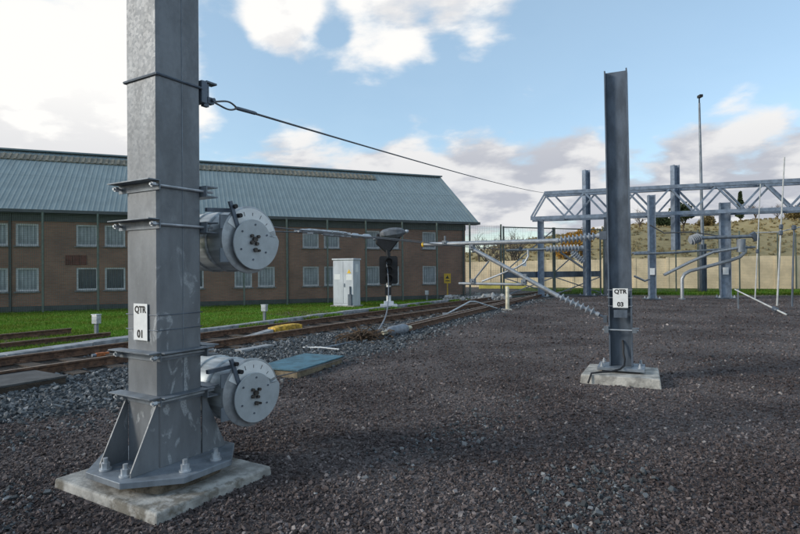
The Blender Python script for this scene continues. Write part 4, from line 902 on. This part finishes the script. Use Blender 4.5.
for k, z in enumerate((1.25, 1.60, 1.95)):
    MB().cyl((0, -.02, z), (0, -.20, z), .125, 20).build('lamp_housing', M['black'], bb, smooth=50)
    MB().lathe((0, -.19, z), (0, -.42, z), [(0, .13), (1, .15)], 20, cap=False).build('hood', M['black'], bb, smooth=50)
MB().cyl((0, .06, 2.15), (-.03, .06, 2.45), .10, 10).build('neck', M['black'], sg, smooth=50)
MB().prism([(-.12, 0), (.10, 0), (.50, .52), (.66, .90), (-.48, .78), (-.52, .36)], (-.02, .0, 2.36), (1, 0, 0), (0, 0, 1), (0, .16, 0)).build('indicator_board', M['black'], sg, bevel=.05)
hd = MB().lathe((-.36, -.02, 3.08), (.72, -.02, 3.22), [(0, .04), (.04, .14), (.15, .21), (.4, .25), (.65, .24), (.85, .19), (.96, .11), (1, .03)], 7).build('hood', M['hood'], sg, bevel=.02)
MB().lathe((-.62, .10, 2.90), (-.36, .03, 2.98), [(0, .05), (.5, .09), (1, .05)], 8).build('bracket', M['galv_dark'], sg); MB().lathe((.70, -.02, 3.22), (.86, -.02, 3.24), [(0, .05), (.4, .09), (1, .05)], 10).build('end_ring', M['galv_light'], sg, smooth=50)
# hose from the signal to the bundle
hp = [A(386.5, 262, 22.7), A(388, 275, 22.6), A(388.5, 290, 22.3), A(388, 303, 20), A(386, 315, 16.5), A(381, 326, 14.2), G(375, 335, .06)]
hq = Vector((hp[-1].x, hp[-1].y, 0)); hs = thing('cable', 'grey flexible cable looping from the signal down to the brown debris', 'cable', tuple(hq)); 
def smooth_path(P_, n=6):
    out = []
    for i in range(len(P_) - 1):
        p0, p1, p2, p3 = P_[max(i - 1, 0)], P_[i], P_[i + 1], P_[min(i + 2, len(P_) - 1)]
        for k in range(n): t_ = k / n; out.append(.5 * ((2 * p1) + (p2 - p0) * t_ + (2 * p0 - 5 * p1 + 4 * p2 - p3) * t_ ** 2 + (3 * p1 - p0 - 3 * p2 + p3) * t_ ** 3))
    return out + [P_[-1]]
MB().tube([x_ - hq for x_ in smooth_path(hp)], .022, 8).build('sheath', M['bag'], hs, smooth=60)
# grey bundle
ba, bb_ = G(386, 332.5, .12), G(408, 328, .12)
bn = thing('wrapped_bundle', 'grey plastic-wrapped bundle lying on the end of the branch rail', 'bundle', (ba.x, ba.y, 0)); sv = Vector((ba.x, ba.y, 0))
MB().lathe(ba - sv, bb_ - sv, [(0, .03), (.05, .07), (.14, .11), (.3, .13), (.5, .125), (.72, .14), (.88, .11), (.95, .05), (1, .03)], 14).build('wrap', M['bag'], bn, smooth=60)
ax = (bb_ - ba).normalized(); MB().cyl(ba - sv - ax * .16, ba - sv + ax * .05, .05, 8).cyl(bb_ - sv - ax * .03, bb_ - sv + ax * .14, .05, 8).build('tied_end', M['cream'], bn, smooth=50)
# brown debris: sticks
dm = MB(); r_ = random.Random(5); dc = G(363, 340, 0)
for i in range(110):
    c = dc + U * r_.gauss(0, .34) + E1 * r_.gauss(0, .17); c.z = abs(r_.gauss(.05, .05)); a = Vector((r_.gauss(0, 1), r_.gauss(0, 1), r_.gauss(0, .35))).normalized() + U * r_.choice((-.7, .7)); a = a.normalized() * r_.uniform(.12, .42)
    p0, p1 = c - a, c + a; p0.z = max(p0.z, .01); p1.z = max(p1.z, .01); mid = (p0 + p1) / 2 + Vector((0, 0, r_.uniform(0, .06)))
    dm.tube([p0, mid, p1], [.012, .017, .009], 4)
o = dm.build('debris_heap', M['debris']); o['kind'] = 'stuff'; o['label'] = 'heap of dead brown stalks beside the grey bundle'; o['category'] = 'debris'

# blue hatch
hc = HATCH[0]
ht = thing('blue_hatch', 'low flat blue-topped hatch with tan edge on the gravel', 'hatch', (hc.x, hc.y, 0), HATCH[1])
MB().box((0, 0, .045), (.74, 1.40, .12)).build('frame', M['tan'], ht, bevel=.006); MB().box((0, 0, .118), (.80, 1.46, .022)).build('lid', M['blue'], ht, bevel=.004); MB().box((-.16, -.745, .065), (.10, .05, .125)).box((-.36, -.62, .06), (.10, .20, .11)).build('hinge_block', M['blue'], ht)
# yellow block between the rails
q = G(287, 334.5)
yb = thing('yellow_block', 'worn yellow-painted timber wedge lying against the near rail', 'block', (q.x, q.y, 0), TRK)
MB().prism([(-.55, 0), (.42, 0), (.42, .17), (.30, .20), (-.25, .20), (-.55, .17)], (-.12, .0, .05), (0, 1, 0), (0, 0, 1), (.26, 0, 0)).build('wedge', M['yellow'], yb, bevel=.015)
MB().prism([(-1.45, 0), (-.57, 0), (-.57, .14), (-1.45, .03)], (-.10, 0, .05), (0, 1, 0), (0, 0, 1), (.20, 0, 0)).build('ramp', M['conc_grey'], yb, bevel=.008)
ob = thing('rail_clamp', 'small orange clamp on the near rail beside the crossing boards', 'clamp', tuple(G(100, 355, .05).xy.to_3d()), TRK); MB().box((0, 0, .06), (.08, .16, .07)).box((0, .12, .07), (.05, .10, .04)).build('jaw', mat('orange_rust', (.42, .13, .04), .7, .1, .4, 10), ob, bevel=.01); MB().cyl((0, -.15, .06), (0, -.08, .06), .03, 10).build('screw', M['galv'], ob)
# plank and rods on the stones
a, b = G(238, 351, .03), G(270, 345.5, .03); tag(MB().bar(a, b, .20, .05).build('plank', M['conc_grey'], bevel=.006), 'pale grey plank lying on the ballast behind the lower drum', 'plank')
a, b = G(303, 347.5, .03), G(339, 349.5, .03); tag(MB().tube([a, (a + b) / 2 + Vector((0, 0, .02)), b], .016, 6).build('rod', M['white'], smooth=60), 'thin white rod lying across the ballast behind the blue hatch', 'rod')
a, b = G(318, 349, .03), G(356, 341, .03); tag(MB().tube([a, b], .018, 6).build('rod', M['galv'], smooth=60), 'thin grey rod on the ballast running to the brown debris', 'rod')
# inverted-V tube over the rails
vv = [G(445, 315, .06), A(470, 301.5, 19.6), A(475, 301.5, 19.8), G(497, 308.5, .06)]; q = Vector((vv[0].x, vv[0].y, 0)); t = thing('bent_tube', 'thin grey tube bent like a roof over the branch rail', 'tube', tuple(q)); MB().tube([x_ - q for x_ in vv], .028, 8).build('tube', M['galv_light'], t, smooth=50); MB().box(vv[0] - q, (.16, .12, .14)).build('foot', M['galv_light'], t)
# cream stub post
q = G(507.5, 310.5); t = thing('stub_post', 'short cream post standing on the gravel below the bracket arm', 'post', (q.x, q.y, 0)); MB().lathe((0, 0, 0), (0, 0, .93), [(0, .075), (.97, .070), (1, .05)], 12).build('shaft', M['cream'], t, smooth=40); MB().box((0, 0, .03), (.30, .30, .06)).build('foot', M['conc'], t, bevel=.01)
# yellow sign
q = G(447.5, 299.5); t = thing('warning_sign', 'small yellow warning sign on a yellow post by the building corner', 'sign', (q.x, q.y, 0), R(0))
MB().box((0, 0, .7), (.055, .04, 1.4)).build('post', M['signyellow'], t); pn = MB().box((0, -.035, 1.13), (.36, .02, .52)).build('panel', M['signyellow'], t, bevel=.006)
MB().prism([(-.10, 0), (.10, 0), (0, .18)], (0, -.0455, 1.12), (1, 0, 0), (0, 0, 1), (0, -.003, 0)).build('symbol', M['black'], pn); MB().box((0, -.047, 1.00), (.22, .003, .05)).build('symbol', M['black'], pn)
# small grey pedestal boxes
for px, py, h, lab in ((96.5, 338, .56, 'small grey box on a post behind the trough, left of the near mast'), (264.5, 321.5, .52, 'small grey box on a post on the lawn edge, right of the near mast'), (427, 301, .52, 'small grey box on a post between the signal and the yellow sign')):
    q = G(px, py); t = thing('marker_post', lab, 'post', (q.x, q.y, 0), R(-20), 'small grey boxes on posts')
    MB().box((0, 0, h * .36), (.07, .07, h * .72)).build('post', M['galv'], t); MB().box((0, 0, h * .80), (.17, .13, h * .36)).build('box', M['galv_light'], t, bevel=.01); MB().box((0, 0, h * 1.015), (.19, .15, .025)).build('cap', M['galv_light'], t, bevel=.006)
# pale rubble at the building corner
n = 500; q = np.array([tuple(G(440 + 70 * rng.random(), 300.5 - 2.6 * rng.random() - (.02 * 0), 0)) for _ in range(n)]); q[:, 2] += np.abs(rng.normal(0, .06, n))
stones('corner_rubble', q, np.clip(rng.lognormal(math.log(.12), .4, n), .05, .3), M['rubble'], 'pale broken rubble along the track by the building corner', 31)
